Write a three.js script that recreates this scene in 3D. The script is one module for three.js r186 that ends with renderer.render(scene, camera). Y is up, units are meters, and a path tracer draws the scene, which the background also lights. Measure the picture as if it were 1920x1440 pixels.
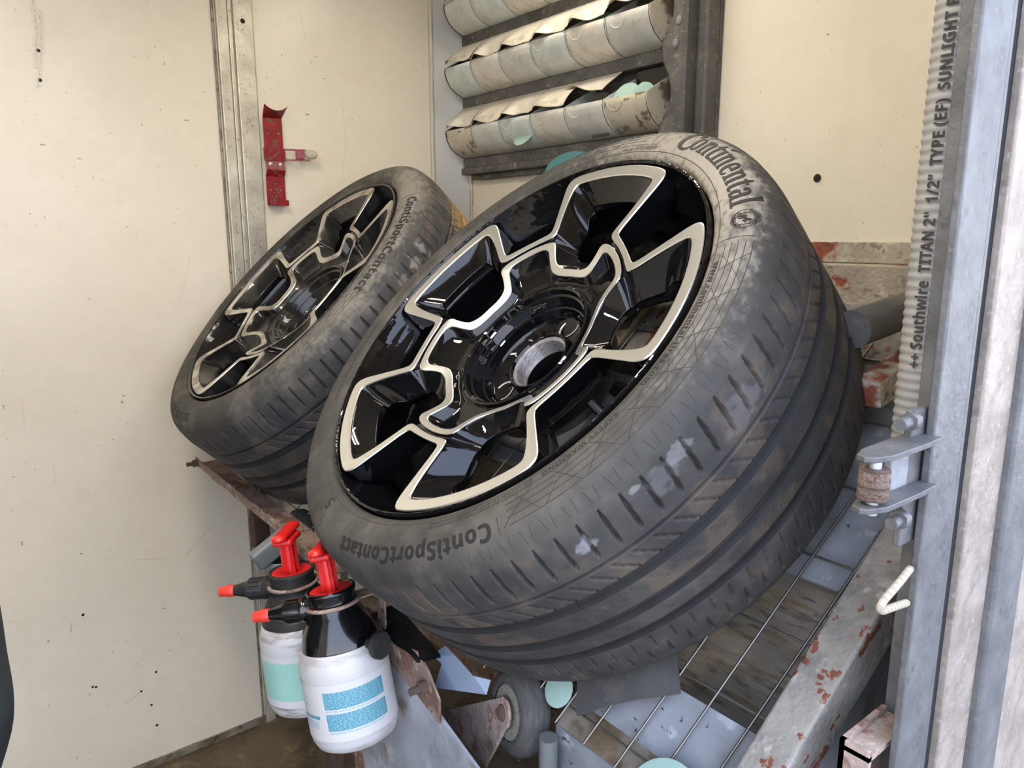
import * as THREE from 'three';
import { mergeGeometries, mergeVertices, toCreasedNormals } from 'three/addons/utils/BufferGeometryUtils.js';
import { RoundedBoxGeometry } from 'three/addons/geometries/RoundedBoxGeometry.js';
import { TextGeometry } from 'three/addons/geometries/TextGeometry.js';
import { FontLoader } from 'three/addons/loaders/FontLoader.js';
import { TessellateModifier } from 'three/addons/modifiers/TessellateModifier.js';
import { MarchingCubes } from 'three/addons/objects/MarchingCubes.js';
import { RectAreaLightUniformsLib } from 'three/addons/lights/RectAreaLightUniformsLib.js';

// ---------- camera, sky, lamps, exposure ----------
const scene = new THREE.Scene();
const renderer = new THREE.WebGLRenderer({ antialias: true });
renderer.toneMapping = THREE.LinearToneMapping;
renderer.toneMappingExposure = 2.08;
renderer.shadowMap.enabled = true;
RectAreaLightUniformsLib.init();
const camera = new THREE.PerspectiveCamera(54.92, 4 / 3, 0.05, 60);
camera.position.set(1.95, 1.38, 1.315);
camera.lookAt(1.95 - 0.77079, 1.38 - 0.19476, 1.315 - 0.60656);

// a clear sky: pale at the horizon, bluer overhead, the same all round
{
  const w = 64, h = 64, d = new Float32Array(w * h * 4);
  for (let j = 0; j < h; j++) {
    const el = ((j + 0.5) / h - 0.5) * Math.PI, t = Math.pow(Math.max(0, Math.sin(el)), 0.55);
    const c = [0.90 + (0.54 - 0.90) * t, 0.92 + (0.68 - 0.92) * t, 1.0];
    for (let i = 0; i < w; i++) d.set([c[0], c[1], c[2], 1], (j * w + i) * 4);
  }
  const sky = new THREE.DataTexture(d, w, h, THREE.RGBAFormat, THREE.FloatType);
  sky.mapping = THREE.EquirectangularReflectionMapping; sky.magFilter = THREE.LinearFilter; sky.needsUpdate = true;
  scene.background = sky; scene.backgroundIntensity = 2.25;
}
const LAMP_COLOR = new THREE.Color(1.0, 0.90, 0.75), LAMP_INTENSITY = 56;

// ---------- helpers ----------
const V3 = (x, y, z) => new THREE.Vector3(x, y, z);
const D2R = Math.PI / 180;
let seed = 12345;
const rnd = () => { seed = (seed * 1664525 + 1013904223) >>> 0; return seed / 4294967296; };
const names = new Map();
const numbered = (n) => { const k = names.get(n) ?? 0; names.set(n, k + 1); return k ? n + '_' + String(k).padStart(3, '0') : n; };
function shade(o) { o.traverse((m) => { if (m.isMesh) { m.castShadow = true; m.receiveShadow = true; } }); return o; }
function thing(name, label, category, group, pos) {
  const g = new THREE.Group(); g.name = numbered(name); g.userData = { label, category }; if (group) g.userData.group = group;
  if (pos) g.position.set(...pos); scene.add(g); return g;
}
function part(name, geo, mat, parent, label) {
  const m = new THREE.Mesh(geo, mat); m.name = name; m.castShadow = m.receiveShadow = true; if (label) m.userData.label = label; parent.add(m); return m;
}
function struct(name, geo, mat, label, category) {
  const m = new THREE.Mesh(geo, mat); m.name = name; m.castShadow = m.receiveShadow = true; m.userData = { kind: 'structure', label, category }; scene.add(m); return m;
}
// uv in metres from the dominant normal
function muv(g0, s = 1) {
  const g = g0.index ? g0.toNonIndexed() : g0, p = g.attributes.position, nn = g.attributes.normal, uv = new Float32Array(p.count * 2);
  for (let i = 0; i < p.count; i += 3) {
    let ax = 0, ay = 0, az = 0;
    for (let k = 0; k < 3; k++) { ax += Math.abs(nn.getX(i + k)); ay += Math.abs(nn.getY(i + k)); az += Math.abs(nn.getZ(i + k)); }
    for (let k = 0; k < 3; k++) {
      const x = p.getX(i + k), y = p.getY(i + k), z = p.getZ(i + k);
      const [a, b] = ax >= ay && ax >= az ? [z, y] : ay >= az ? [x, z] : [x, y];
      uv[(i + k) * 2] = a * s; uv[(i + k) * 2 + 1] = b * s;
    }
  }
  g.setAttribute('uv', new THREE.BufferAttribute(uv, 2)); return g;
}
const move = (g, x, y, z) => g.translate(x, y, z);
function box(x0, x1, y0, y1, z0, z1, r = 0) {
  const w = x1 - x0, h = y1 - y0, d = z1 - z0;
  const g = r ? new RoundedBoxGeometry(w, h, d, 2, Math.min(r, w / 2.01, h / 2.01, d / 2.01)) : new THREE.BoxGeometry(w, h, d);
  return muv(g.translate((x0 + x1) / 2, (y0 + y1) / 2, (z0 + z1) / 2));
}
const merge = (list) => mergeGeometries(list.map((g) => { const q = g.index ? g.toNonIndexed() : g; for (const k of Object.keys(q.attributes)) if (!['position', 'normal', 'uv'].includes(k)) q.deleteAttribute(k); q.clearGroups(); return q; }));
function cyl(a, b, r0, r1 = r0, seg = 20, open = false) {
  const d = b.clone().sub(a), g = new THREE.CylinderGeometry(r1, r0, d.length(), seg, 1, open);
  g.applyQuaternion(new THREE.Quaternion().setFromUnitVectors(V3(0, 1, 0), d.clone().normalize()));
  return g.translate((a.x + b.x) / 2, (a.y + b.y) / 2, (a.z + b.z) / 2);
}
function tube(pts, r, seg = 40, rs = 8) { return new THREE.TubeGeometry(new THREE.CatmullRomCurve3(pts), seg, r, rs, false); }
// plate: a 2D outline (list of [x,y]) extruded by t along +z with a small bevel
function plate(pts, t, bevel = 0.001, holes = [], cs = 10) {
  const s = new THREE.Shape(pts.map(([x, y]) => new THREE.Vector2(x, y)));
  for (const [hx, hy, hr] of holes) { const p = new THREE.Path(); p.absarc(hx, hy, hr, 0, Math.PI * 2, true); s.holes.push(p); }
  const g = new THREE.ExtrudeGeometry(s, { depth: Math.max(1e-4, t - 2 * bevel), bevelEnabled: bevel > 0, bevelThickness: bevel, bevelSize: bevel, bevelOffset: -bevel, bevelSegments: 1, curveSegments: cs });
  return muv(g.translate(0, 0, bevel));
}
function gridMesh(nu, nv, fn, closeU = false) {   // fn(i/nu, j/nv) -> Vector3
  const pos = [], uv = [], idx = [];
  for (let j = 0; j <= nv; j++) for (let i = 0; i <= nu; i++) { const p = fn(i / nu, j / nv); pos.push(p.x, p.y, p.z); uv.push(p.u ?? i / nu, p.v ?? j / nv); }
  for (let j = 0; j < nv; j++) for (let i = 0; i < nu; i++) { const a = j * (nu + 1) + i, b = a + 1, c = a + nu + 1, d = c + 1; idx.push(a, b, d, a, d, c); }
  const g = new THREE.BufferGeometry(); g.setAttribute('position', new THREE.Float32BufferAttribute(pos, 3)); g.setAttribute('uv', new THREE.Float32BufferAttribute(uv, 2)); g.setIndex(idx); g.computeVertexNormals(); return g;
}
// a bent sheet with thickness: profile of [a,b] pairs swept along an axis
function sheetStrip(profile, t, x0, x1) {   // profile in (y,z), swept in x, thickness t
  const L = [], R = [];
  for (let i = 0; i < profile.length; i++) {
    const p = profile[i], q = profile[Math.min(i + 1, profile.length - 1)], o = profile[Math.max(i - 1, 0)];
    let dy = q[0] - o[0], dz = q[1] - o[1]; const l = Math.hypot(dy, dz) || 1; dy /= l; dz /= l;
    L.push([p[0] - dz * t / 2, p[1] + dy * t / 2]); R.push([p[0] + dz * t / 2, p[1] - dy * t / 2]);
  }
  const out = L.concat(R.reverse());
  const s = new THREE.Shape(out.map(([y, z]) => new THREE.Vector2(-z, y)));
  const g = new THREE.ExtrudeGeometry(s, { depth: x1 - x0, bevelEnabled: false });
  g.rotateY(Math.PI / 2);   // shape x(-z) -> z ; depth -> x
  return muv(g.translate(x0, 0, 0));
}

// ---------- noise and textures ----------
const hash2 = (x, y, s) => { let h = (x * 374761393 + y * 668265263 + s * 1274126177) | 0; h = Math.imul(h ^ (h >>> 13), 1274126177); return ((h ^ (h >>> 16)) >>> 0) / 4294967296; };
function vnoise(x, y, per, s) {
  const xi = Math.floor(x), yi = Math.floor(y), fx = x - xi, fy = y - yi, u = fx * fx * (3 - 2 * fx), v = fy * fy * (3 - 2 * fy), m = (a) => ((a % per) + per) % per;
  const a = hash2(m(xi), m(yi), s), b = hash2(m(xi + 1), m(yi), s), c = hash2(m(xi), m(yi + 1), s), d = hash2(m(xi + 1), m(yi + 1), s);
  return a + (b - a) * u + (c - a) * v + (a - b - c + d) * u * v;
}
function fbm(x, y, per, oct, s) { let t = 0, a = 0.5, n = 0; for (let o = 0; o < oct; o++) { t += a * vnoise(x, y, per, s + o * 17); n += a; a *= 0.55; x *= 2; y *= 2; per *= 2; } return t / n; }
const sm = (a, b, x) => { const t = Math.min(1, Math.max(0, (x - a) / (b - a))); return t * t * (3 - 2 * t); };
const mix3 = (a, b, t) => [a[0] + (b[0] - a[0]) * t, a[1] + (b[1] - a[1]) * t, a[2] + (b[2] - a[2]) * t];
function tex(size, fn, srgb = true, h = size) {
  const d = new Uint8Array(size * h * 4);
  for (let j = 0; j < h; j++) for (let i = 0; i < size; i++) { const c = fn(i / size, j / h); const k = (j * size + i) * 4; if (typeof c === 'number') d[k] = d[k + 1] = d[k + 2] = Math.max(0, Math.min(255, c * 255)); else { d[k] = Math.max(0, Math.min(255, c[0])); d[k + 1] = Math.max(0, Math.min(255, c[1])); d[k + 2] = Math.max(0, Math.min(255, c[2])); } d[k + 3] = 255; }
  const t = new THREE.DataTexture(d, size, h); t.wrapS = t.wrapT = THREE.RepeatWrapping; t.magFilter = THREE.LinearFilter; t.minFilter = THREE.LinearMipmapLinearFilter; t.generateMipmaps = true;
  if (srgb) t.colorSpace = THREE.SRGBColorSpace; t.needsUpdate = true; return t;
}
const rep = (t, m) => { const c = t.clone(); c.repeat.set(1 / m, 1 / m); c.needsUpdate = true; return c; };
const grainTex = tex(512, (x, y) => fbm(x * 24, y * 24, 24, 4, 3), false);
// painted or bare steel with stains, flakes and rust; layers given as [color, noise frequency, low, high]
function steel(base, layers, o = {}) {
  const t = tex(o.size ?? 512, (x, y) => {
    let c = base.slice(); let q = fbm(x * 6, y * 6, 6, 5, (o.seed ?? 1) * 7 + 1); c = c.map((a) => a * (0.82 + 0.36 * q));
    layers.forEach(([col, f, lo, hi, st = 1], i) => { const nz = fbm(x * f, y * f, f, 5, (o.seed ?? 1) * 31 + i * 13); const k = sm(lo, hi, nz) * st; if (k > 0) { const g = 0.8 + 0.4 * fbm(x * 40, y * 40, 40, 3, i + 5); c = mix3(c, col.map((a) => a * g), k); } });
    return c;
  });
  t.repeat.set(1 / (o.m ?? 0.5), 1 / (o.m ?? 0.5));
  return new THREE.MeshPhysicalMaterial({ map: t, roughness: o.rough ?? 0.6, metalness: o.metal ?? 0, bumpMap: rep(grainTex, o.gm ?? 0.15), bumpScale: o.bump ?? 0.0006, clearcoat: o.coat ?? 0, clearcoatRoughness: 0.3 });
}
const std = (color, rough = 0.5, metal = 0, extra = {}) => new THREE.MeshPhysicalMaterial({ color, roughness: rough, metalness: metal, ...extra });
const fontSans = await new FontLoader().loadAsync('fonts/droid/droid_sans_bold.typeface.json');
const fontSerif = await new FontLoader().loadAsync('fonts/droid/droid_serif_bold.typeface.json');
// ---------- materials ----------
const M = {};
M.wall = new THREE.MeshPhysicalMaterial({
  map: rep(tex(1024, (x, y) => {
    let c = [231, 221, 199]; const q = fbm(x * 5, y * 5, 5, 5, 11), f = fbm(x * 60, y * 60, 60, 2, 12);
    c = c.map((a, i) => a - (q - 0.5) * [16, 18, 22][i] - (f - 0.5) * 5);
    const sp = vnoise(x * 150, y * 150, 150, 21); if (sp > 0.965 && fbm(x * 7, y * 7, 7, 3, 22) > 0.52) c = mix3(c, [120, 108, 84], sm(0.965, 1, sp) * 0.8);
    const st = vnoise(x * 90, y * 9, 90, 23) * vnoise(x * 14, y * 14, 14, 24); if (st > 0.72) c = mix3(c, [168, 158, 132], sm(0.72, 0.95, st) * 0.5);
    return c;
  }), 1.3), roughness: 0.34, roughnessMap: null, bumpMap: rep(grainTex, 0.5), bumpScale: 0.0004, clearcoat: 0.25, clearcoatRoughness: 0.25 });
{ // the same panel with the scratches and scuffs of the left wall, in metres (z, y)
  const strokes = [[[0.728,0.635],[0.792,0.628],[0.835,0.594],[0.864,0.565],[0.904,0.564],[0.99,0.585]],[[1.002,0.225],[1.023,0.215],[1.043,0.202]],[[1.008,0.216],[1.042,0.205]],[[0.795,1.334],[0.808,1.283],[0.83,1.211]],[[1.066,1.871],[1.065,1.808],[1.075,1.732]],[[1.055,1.852],[1.06,1.777],[1.075,1.694]],[[0.748,0.655],[0.709,0.699]],[[1.137,0.461],[1.141,0.439]],[[1.255,0.509],[1.241,0.5]],[[1.248,0.186],[1.21,0.182]],[[1.115,0.507],[1.098,0.505]],[[0.369,1.755],[0.362,1.645],[0.375,1.546]],[[0.478,1.951],[0.461,1.877]],[[0.275,1.695],[0.117,1.754]],[[1.132,0.877],[1.135,0.813]],[[1.177,1.034],[1.179,0.961]]];
  const t = tex(2048, (x, y) => {
    let c = [231, 221, 199]; const q = fbm(x * 10, y * 10, 10, 5, 11), f = fbm(x * 120, y * 120, 120, 2, 12);
    c = c.map((a, i) => a - (q - 0.5) * [16, 18, 22][i] - (f - 0.5) * 5);
    const sp = vnoise(x * 300, y * 300, 300, 21); if (sp > 0.955 && fbm(x * 14, y * 14, 14, 3, 22) > 0.5) c = mix3(c, [120, 108, 84], sm(0.955, 1, sp) * 0.85);
    return c;
  });
  const d = t.image.data, N = 2048, seen = new Set();
  strokes.forEach((L, k) => { for (let i = 1; i < L.length; i++) for (let u = 0; u <= 1; u += 0.004) { const z = L[i - 1][0] + (L[i][0] - L[i - 1][0]) * u, y = L[i - 1][1] + (L[i][1] - L[i - 1][1]) * u; const w = k === 4 || k === 5 ? 3 : 1; for (let a = -w; a <= w; a++) { const px = Math.round(z / 2.6 * N) + Math.round(a * (w > 1 ? 2 * hash2(i, Math.round(u * 99), k + a) : 1)), py = Math.round(y / 2.6 * N), o = (py * N + px) * 4; if (seen.has(o)) continue; seen.add(o); const s = (a ? 0.12 : 0.34) * [1, 1.3, 1, 0.5, 1.6, 1.6, 0.9, 1.6, 0.6, 0.6, 0.8, 0.35, 0.5, 0.3, 0.4, 0.4][k] * (0.3 + 0.7 * hash2(px >> 1, py >> 1, k)); for (let c = 0; c < 3; c++) d[o + c] = d[o + c] * (1 - s) + [104, 96, 82][c] * s; } } });
  t.repeat.set(1 / 2.6, 1 / 2.6);
  M.wallMarked = M.wall.clone(); M.wallMarked.map = t;
}
M.alu = steel([206, 200, 182], [[[172, 160, 136], 9, 0.55, 0.85, 0.5], [[120, 104, 80], 30, 0.68, 0.84, 0.5]], { seed: 2, metal: 0.55, rough: 0.42, m: 0.3 });
M.aluDirty = steel([150, 142, 126], [[[104, 90, 70], 7, 0.42, 0.7, 0.8], [[74, 58, 44], 20, 0.58, 0.75, 0.7]], { seed: 3, metal: 0.3, rough: 0.55, m: 0.3 });
M.floor = steel([104, 90, 68], [[[74, 62, 46], 6, 0.45, 0.7, 0.8], [[136, 120, 94], 18, 0.6, 0.75, 0.6]], { seed: 4, rough: 0.85, m: 0.6, bump: 0.002 });
M.ceiling = std(0xd9d6cc, 0.6);
M.ground = steel([108, 106, 104], [[[80, 80, 80], 12, 0.45, 0.6, 0.6]], { seed: 5, rough: 0.95, m: 1.2 });
M.dark = std(0x15130f, 0.8);
M.black = std(0x0b0b0c, 0.35);
M.gloss = new THREE.MeshPhysicalMaterial({ color: new THREE.Color(0.0035, 0.0035, 0.004), roughness: 0.3, specularIntensity: 0, clearcoat: 1, clearcoatRoughness: 0.02 });
M.glossDusty = new THREE.MeshPhysicalMaterial({ map: tex(512, (x, y) => { const k = sm(0.4, 0.75, fbm(x * 8, y * 8, 8, 5, 77)); return mix3([16, 16, 16], [66, 63, 57], k * 0.7); }), roughness: 0.35, specularIntensity: 0.3, clearcoat: 0.6, clearcoatRoughness: 0.1 });
M.machined = new THREE.MeshPhysicalMaterial({ color: new THREE.Color(0.90, 0.91, 0.90), roughness: 0.34, metalness: 1, clearcoat: 0.6, clearcoatRoughness: 0.08 });
M.machinedDull = new THREE.MeshPhysicalMaterial({ map: tex(256, (x, y) => { const k = sm(0.45, 0.7, fbm(x * 9, y * 9, 9, 4, 79)); return mix3([206, 202, 192], [150, 144, 132], k); }), roughness: 0.36, metalness: 0.9 });
M.bareAlu = steel([190, 190, 194], [[[150, 96, 52], 5, 0.56, 0.66, 0.9]], { seed: 6, metal: 0.85, rough: 0.35, m: 0.1 });
M.bolt = std(0xd4d7dc, 0.35, 0.55);
M.rubberClean = std(0x1d1c1b, 0.62);
M.tray = steel([146, 149, 154], [[[126, 128, 132], 7, 0.5, 0.75, 0.7], [[196, 200, 204], 16, 0.66, 0.8, 0.6], [[60, 60, 64], 40, 0.74, 0.8, 0.8]], { seed: 7, rough: 0.32, metal: 0.12, m: 0.35, bump: 0.0002 });
M.trayBrown = steel([142, 134, 120], [[[112, 94, 68], 6, 0.42, 0.7, 0.8], [[70, 62, 52], 18, 0.55, 0.75, 0.5]], { seed: 8, rough: 0.5, metal: 0.3, m: 0.35 });
M.wire = std(0x8d8a84, 0.4, 0.9);
M.greyPaint = steel([138, 134, 126], [[[108, 104, 98], 8, 0.5, 0.75, 0.7], [[168, 164, 154], 22, 0.62, 0.78, 0.7], [[112, 58, 40], 26, 0.685, 0.71, 0.95]], { seed: 9, rough: 0.55, m: 0.35, bump: 0.0012 });
M.bluePanel = steel([160, 163, 170], [[[130, 133, 138], 5, 0.45, 0.7, 0.8], [[176, 180, 186], 14, 0.6, 0.75, 0.7], [[110, 92, 70], 9, 0.66, 0.8, 0.6]], { seed: 10, rough: 0.42, metal: 0.1, m: 0.5 });
M.rust = steel([136, 116, 104], [[[104, 70, 56], 7, 0.5, 0.7, 0.7], [[166, 150, 138], 15, 0.56, 0.7, 0.8], [[58, 42, 34], 26, 0.64, 0.76, 0.7]], { seed: 11, rough: 0.8, m: 0.25, bump: 0.0015 });
M.rustPlate = steel([168, 158, 140], [[[132, 70, 50], 5, 0.53, 0.6, 0.95], [[190, 182, 164], 14, 0.56, 0.7, 0.8], [[108, 92, 78], 22, 0.62, 0.74, 0.6]], { seed: 12, rough: 0.75, m: 0.4, bump: 0.002 });
M.forkRust = steel([168, 150, 140], [[[128, 92, 78], 8, 0.52, 0.68, 0.75], [[186, 172, 162], 18, 0.58, 0.7, 0.7]], { seed: 21, rough: 0.75, m: 0.12, bump: 0.0012 });
M.darkRust = steel([70, 54, 42], [[[104, 62, 46], 9, 0.5, 0.65, 0.8], [[38, 30, 24], 14, 0.5, 0.7, 0.8]], { seed: 13, rough: 0.85, m: 0.3, bump: 0.0015 });
M.rubber = steel([80, 79, 77], [[[100, 96, 90], 8, 0.5, 0.75, 0.7]], { seed: 14, rough: 0.85, m: 0.2 });
M.casterHub = steel([150, 146, 138], [[[110, 102, 88], 8, 0.5, 0.7, 0.8]], { seed: 15, rough: 0.6, m: 0.1 });
M.red = std(0xd8201c, 0.38, 0, { clearcoat: 0.3 });
M.redNozzle = std(0xd2392b, 0.45);
M.bracketRed = steel([142, 26, 28], [[[112, 96, 84], 9, 0.6, 0.72, 0.75], [[120, 18, 20], 5, 0.5, 0.7, 0.6]], { seed: 16, rough: 0.4, m: 0.12, bump: 0.0003 });
M.blackPlastic = std(0x0c0c0d, 0.18, 0, { clearcoat: 0.5 });
M.blackPlasticDusty = steel([34, 34, 33], [[[70, 66, 60], 9, 0.52, 0.75, 0.6]], { seed: 17, rough: 0.5, m: 0.1 });
M.greyPlastic = std(0x6d716f, 0.5);
M.rackGrey = steel([84, 82, 78], [[[112, 108, 100], 9, 0.5, 0.75, 0.75], [[60, 58, 55], 5, 0.5, 0.7, 0.7], [[150, 144, 132], 40, 0.7, 0.78, 0.6]], { seed: 18, rough: 0.6, m: 0.3 });
M.zinc = steel([108, 108, 108], [[[97, 97, 98], 9, 0.5, 0.7, 0.7], [[128, 116, 100], 20, 0.7, 0.8, 0.5]], { seed: 19, rough: 0.5, metal: 0.3, m: 0.2 });
M.beigePost = steel([158, 146, 134], [[[142, 130, 118], 12, 0.52, 0.75, 0.6], [[176, 172, 164], 30, 0.6, 0.75, 0.6]], { seed: 20, rough: 0.5, metal: 0.25, m: 0.2 });
M.seal = std(0x191a1b, 0.8);
M.plasticBlue = new THREE.MeshPhysicalMaterial({ color: 0x8d9bb0, roughness: 0.25, transmission: 0.25, thickness: 0, clearcoat: 0.3 });
M.patchTeal = std(0x5f9492, 0.6); M.patchPale = std(0x9fbcb0, 0.6); M.patchGreen = std(0x4c8579, 0.6);
// ---------- the truck body: floor, walls, ceiling, door end ----------
const H = 2.2, ZW = 2.45, XD = 1.72;
struct('floor', box(-0.06, 1.9, -0.06, 0, -0.06, ZW + 0.06), M.floor, 'dirty brown floor of the truck body', 'floor');
struct('ceiling', box(-0.06, XD + 0.08, H, H + 0.06, -0.06, ZW + 0.06), M.ceiling, 'pale ceiling of the truck body', 'ceiling');
struct('wall_left', box(-0.06, 0, 0, H, -0.06, ZW + 0.06), M.wallMarked, 'cream glossy end wall panel beside the dusty wheel', 'wall');
struct('wall_back', box(0, XD + 0.06, 0, H, -0.06, 0), M.wall, 'cream glossy side wall behind the storage rack', 'wall');
struct('wall_right', box(0, XD + 0.06, 0, H, ZW, ZW + 0.06), M.wall, 'cream side wall opposite the wheel bench', 'wall');
struct('wall_front', merge([box(1.664, 1.688, 0, H, 0, 0.50), box(1.664, 1.72, 2.06, H, 0.50, ZW), box(1.664, 1.72, 0, 2.06, 2.25, ZW)]), M.wall, 'wall around the roll-up door opening', 'wall');
struct('ground', box(-4, 14, -0.62, -0.6, -8, 10), M.ground, 'grey yard outside the truck door', 'ground');
// vertical aluminium seam strip on the left wall: two ribs and a flat
{
  const g = new THREE.Group(); g.name = 'trim_1'; g.userData = { kind: 'structure', label: 'vertical aluminium seam strip on the left wall', category: 'trim' }; scene.add(g);
  for (const [a, b, t, m] of [[0.665, 0.692, 0.012, M.alu], [0.652, 0.663, 0.006, M.alu], [0.602, 0.650, 0.009, M.alu], [0.695, 0.702, 0.005, M.aluDirty]]) part('seam_rib', box(0, t, 0, H, a, b, 0.003), m, g);
  for (const y of [0.30, 0.95, 1.17, 1.9]) part('rivet', new THREE.SphereGeometry(0.006, 10, 6).scale(0.5, 1, 1).translate(0.009, y, 0.628), M.darkRust, g);
}
{
  const g = new THREE.Group(); g.name = 'trim_2'; g.userData = { kind: 'structure', label: 'grey aluminium corner cove with two bead edges', category: 'trim' }; scene.add(g);
  const c = new THREE.Mesh(muv(new THREE.BoxGeometry(0.115, H, 0.004).rotateY(Math.PI * 0.25).translate(0.045, H / 2, 0.042)), std(0xb4b4ae, 0.45, 0.2)); c.name = 'cove_panel'; g.add(c); shade(g);
  part('bead', cyl(V3(0.006, 0, 0.084), V3(0.006, H, 0.084), 0.007), M.alu, g);
  part('bead', box(0.083, 0.092, 0, H, 0, 0.008, 0.002), M.alu, g);
}
struct('baseboard_left', box(0, 0.006, 0, 0.02, 0.02, 2.4), M.aluDirty, 'thin dirty edge strip at the foot of the left wall', 'trim');
// rusty steel sill under the back wall panel
{
  const g = new THREE.Group(); g.name = 'trim_3'; g.userData = { kind: 'structure', label: 'steel sill with peeling grey paint and rust along the back wall', category: 'trim' }; scene.add(g);
  part('sill_strip', box(0.1, XD, 1.335, 1.372, 0, 0.008, 0.002), M.rustPlate, g);
  part('sill_plate', box(0.1, XD, 1.02, 1.334, 0, 0.045, 0.004), M.rustPlate, g);
}
// lamps: two twin-tube fittings under the ceiling
function lamp(x, z, along, label, power) {
  const g = thing('tube_lamp', label, 'lamp', 'ceiling lamps', [x, H, z]);
  if (!along) g.rotation.y = Math.PI / 2;
  part('housing', muv(new RoundedBoxGeometry(0.64, 0.035, 0.12, 2, 0.008).translate(0, -0.018, 0)), std(0xe4e2da, 0.5), g);
  const glow = new THREE.MeshStandardMaterial({ color: 0xffffff, emissive: LAMP_COLOR, emissiveIntensity: 3 * power });
  for (const s of [-1, 1]) part('tube', cyl(V3(-0.29, -0.052, s * 0.03), V3(0.29, -0.052, s * 0.03), 0.013), glow, g);
  for (const s of [-1, 1]) part('tube_holder', box(s * 0.305 - 0.012, s * 0.305 + 0.012, -0.07, -0.03, -0.05, 0.05, 0.004), std(0xe4e2da, 0.5), g);
  for (const s of [-1, 1]) {
    const l = new THREE.RectAreaLight(LAMP_COLOR, LAMP_INTENSITY * power, 0.58, 0.03); l.position.set(0, -0.068, s * 0.03); l.rotation.x = -Math.PI / 2; l.name = 'tube_light'; g.add(l);
  }
}
lamp(1.14, 1.22, true, 'twin tube ceiling lamp over the aisle', 1);
lamp(0.75, 0.24, true, 'twin tube ceiling lamp close to the storage rack wall', 0.25);
// ---------- alloy wheels ----------
const SW = [[0.2965, -0.010], [0.2985, -0.002], [0.302, 0.0015], [0.3035, 0.0015], [0.305, 0.003], [0.311, 0.0055], [0.318, 0.0066], [0.326, 0.0066], [0.334, 0.0055], [0.342, 0.0032], [0.348, 0.0005], [0.3525, -0.0025], [0.3535, -0.0045], [0.3555, -0.0055], [0.3595, -0.0105], [0.3628, -0.017], [0.3652, -0.0235]];
const swz = (r) => { for (let i = 1; i < SW.length; i++) if (r <= SW[i][0]) { const [r0, z0] = SW[i - 1], [r1, z1] = SW[i]; return z0 + (z1 - z0) * (r - r0) / (r1 - r0); } return -0.0235; };
function treadR(z) { // crown profile
  const c = -0.147, d = Math.abs(z - c); return d < 0.085 ? 0.3705 - 0.0004 * (d / 0.085) ** 2 : 0.3701 - 0.0052 * ((d - 0.085) / 0.0385) ** 2.0;
}
const NS = 92;
function groove(th, z) {
  let d = 0; const g = (x, w, dep) => { const e = Math.abs(x); if (e < w) d = Math.max(d, dep * Math.min(1, (w - e) / 0.0012)); };
  g(z + 0.084, 0.0025, 0.007);
  g(z + 0.121, 0.0068, 0.0105); g(z + 0.168, 0.0068, 0.0105); g(z + 0.205, 0.006, 0.0105);
  const P = Math.PI * 2 / NS, R = 0.37;
  const sip = (z0, z1, t0, t1, w, dep, off) => { if (z > z0 || z < z1) return; const k = (z0 - z) / (z0 - z1); const tc = t0 + (t1 - t0) * k; let e = (th - tc) / P + off; e = (e - Math.round(e)) * P * R; const ww = w * Math.min(1, 0.35 + 2.2 * k, 0.5 + (1 - k) * 8); if (Math.abs(e) < ww) d = Math.max(d, dep * Math.min(1, (ww - Math.abs(e)) / 0.0008)); };
  sip(-0.026, -0.0715, 0, -0.012, 0.0022, 0.006, 0);
  sip(-0.0875, -0.113, 0, 0.062, 0.0014, 0.004, 0.2);
  sip(-0.130, -0.147, 0, 0.05, 0.0008, 0.0022, 0.5);
  sip(-0.178, -0.193, 0, 0.045, 0.0008, 0.0022, 0.1);
  sip(-0.213, -0.238, 0, -0.01, 0.0014, 0.003, 0.3);
  sip(-0.238, -0.262, -0.01, -0.02, 0.0018, 0.004, 0.8);
  return d;
}
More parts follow.
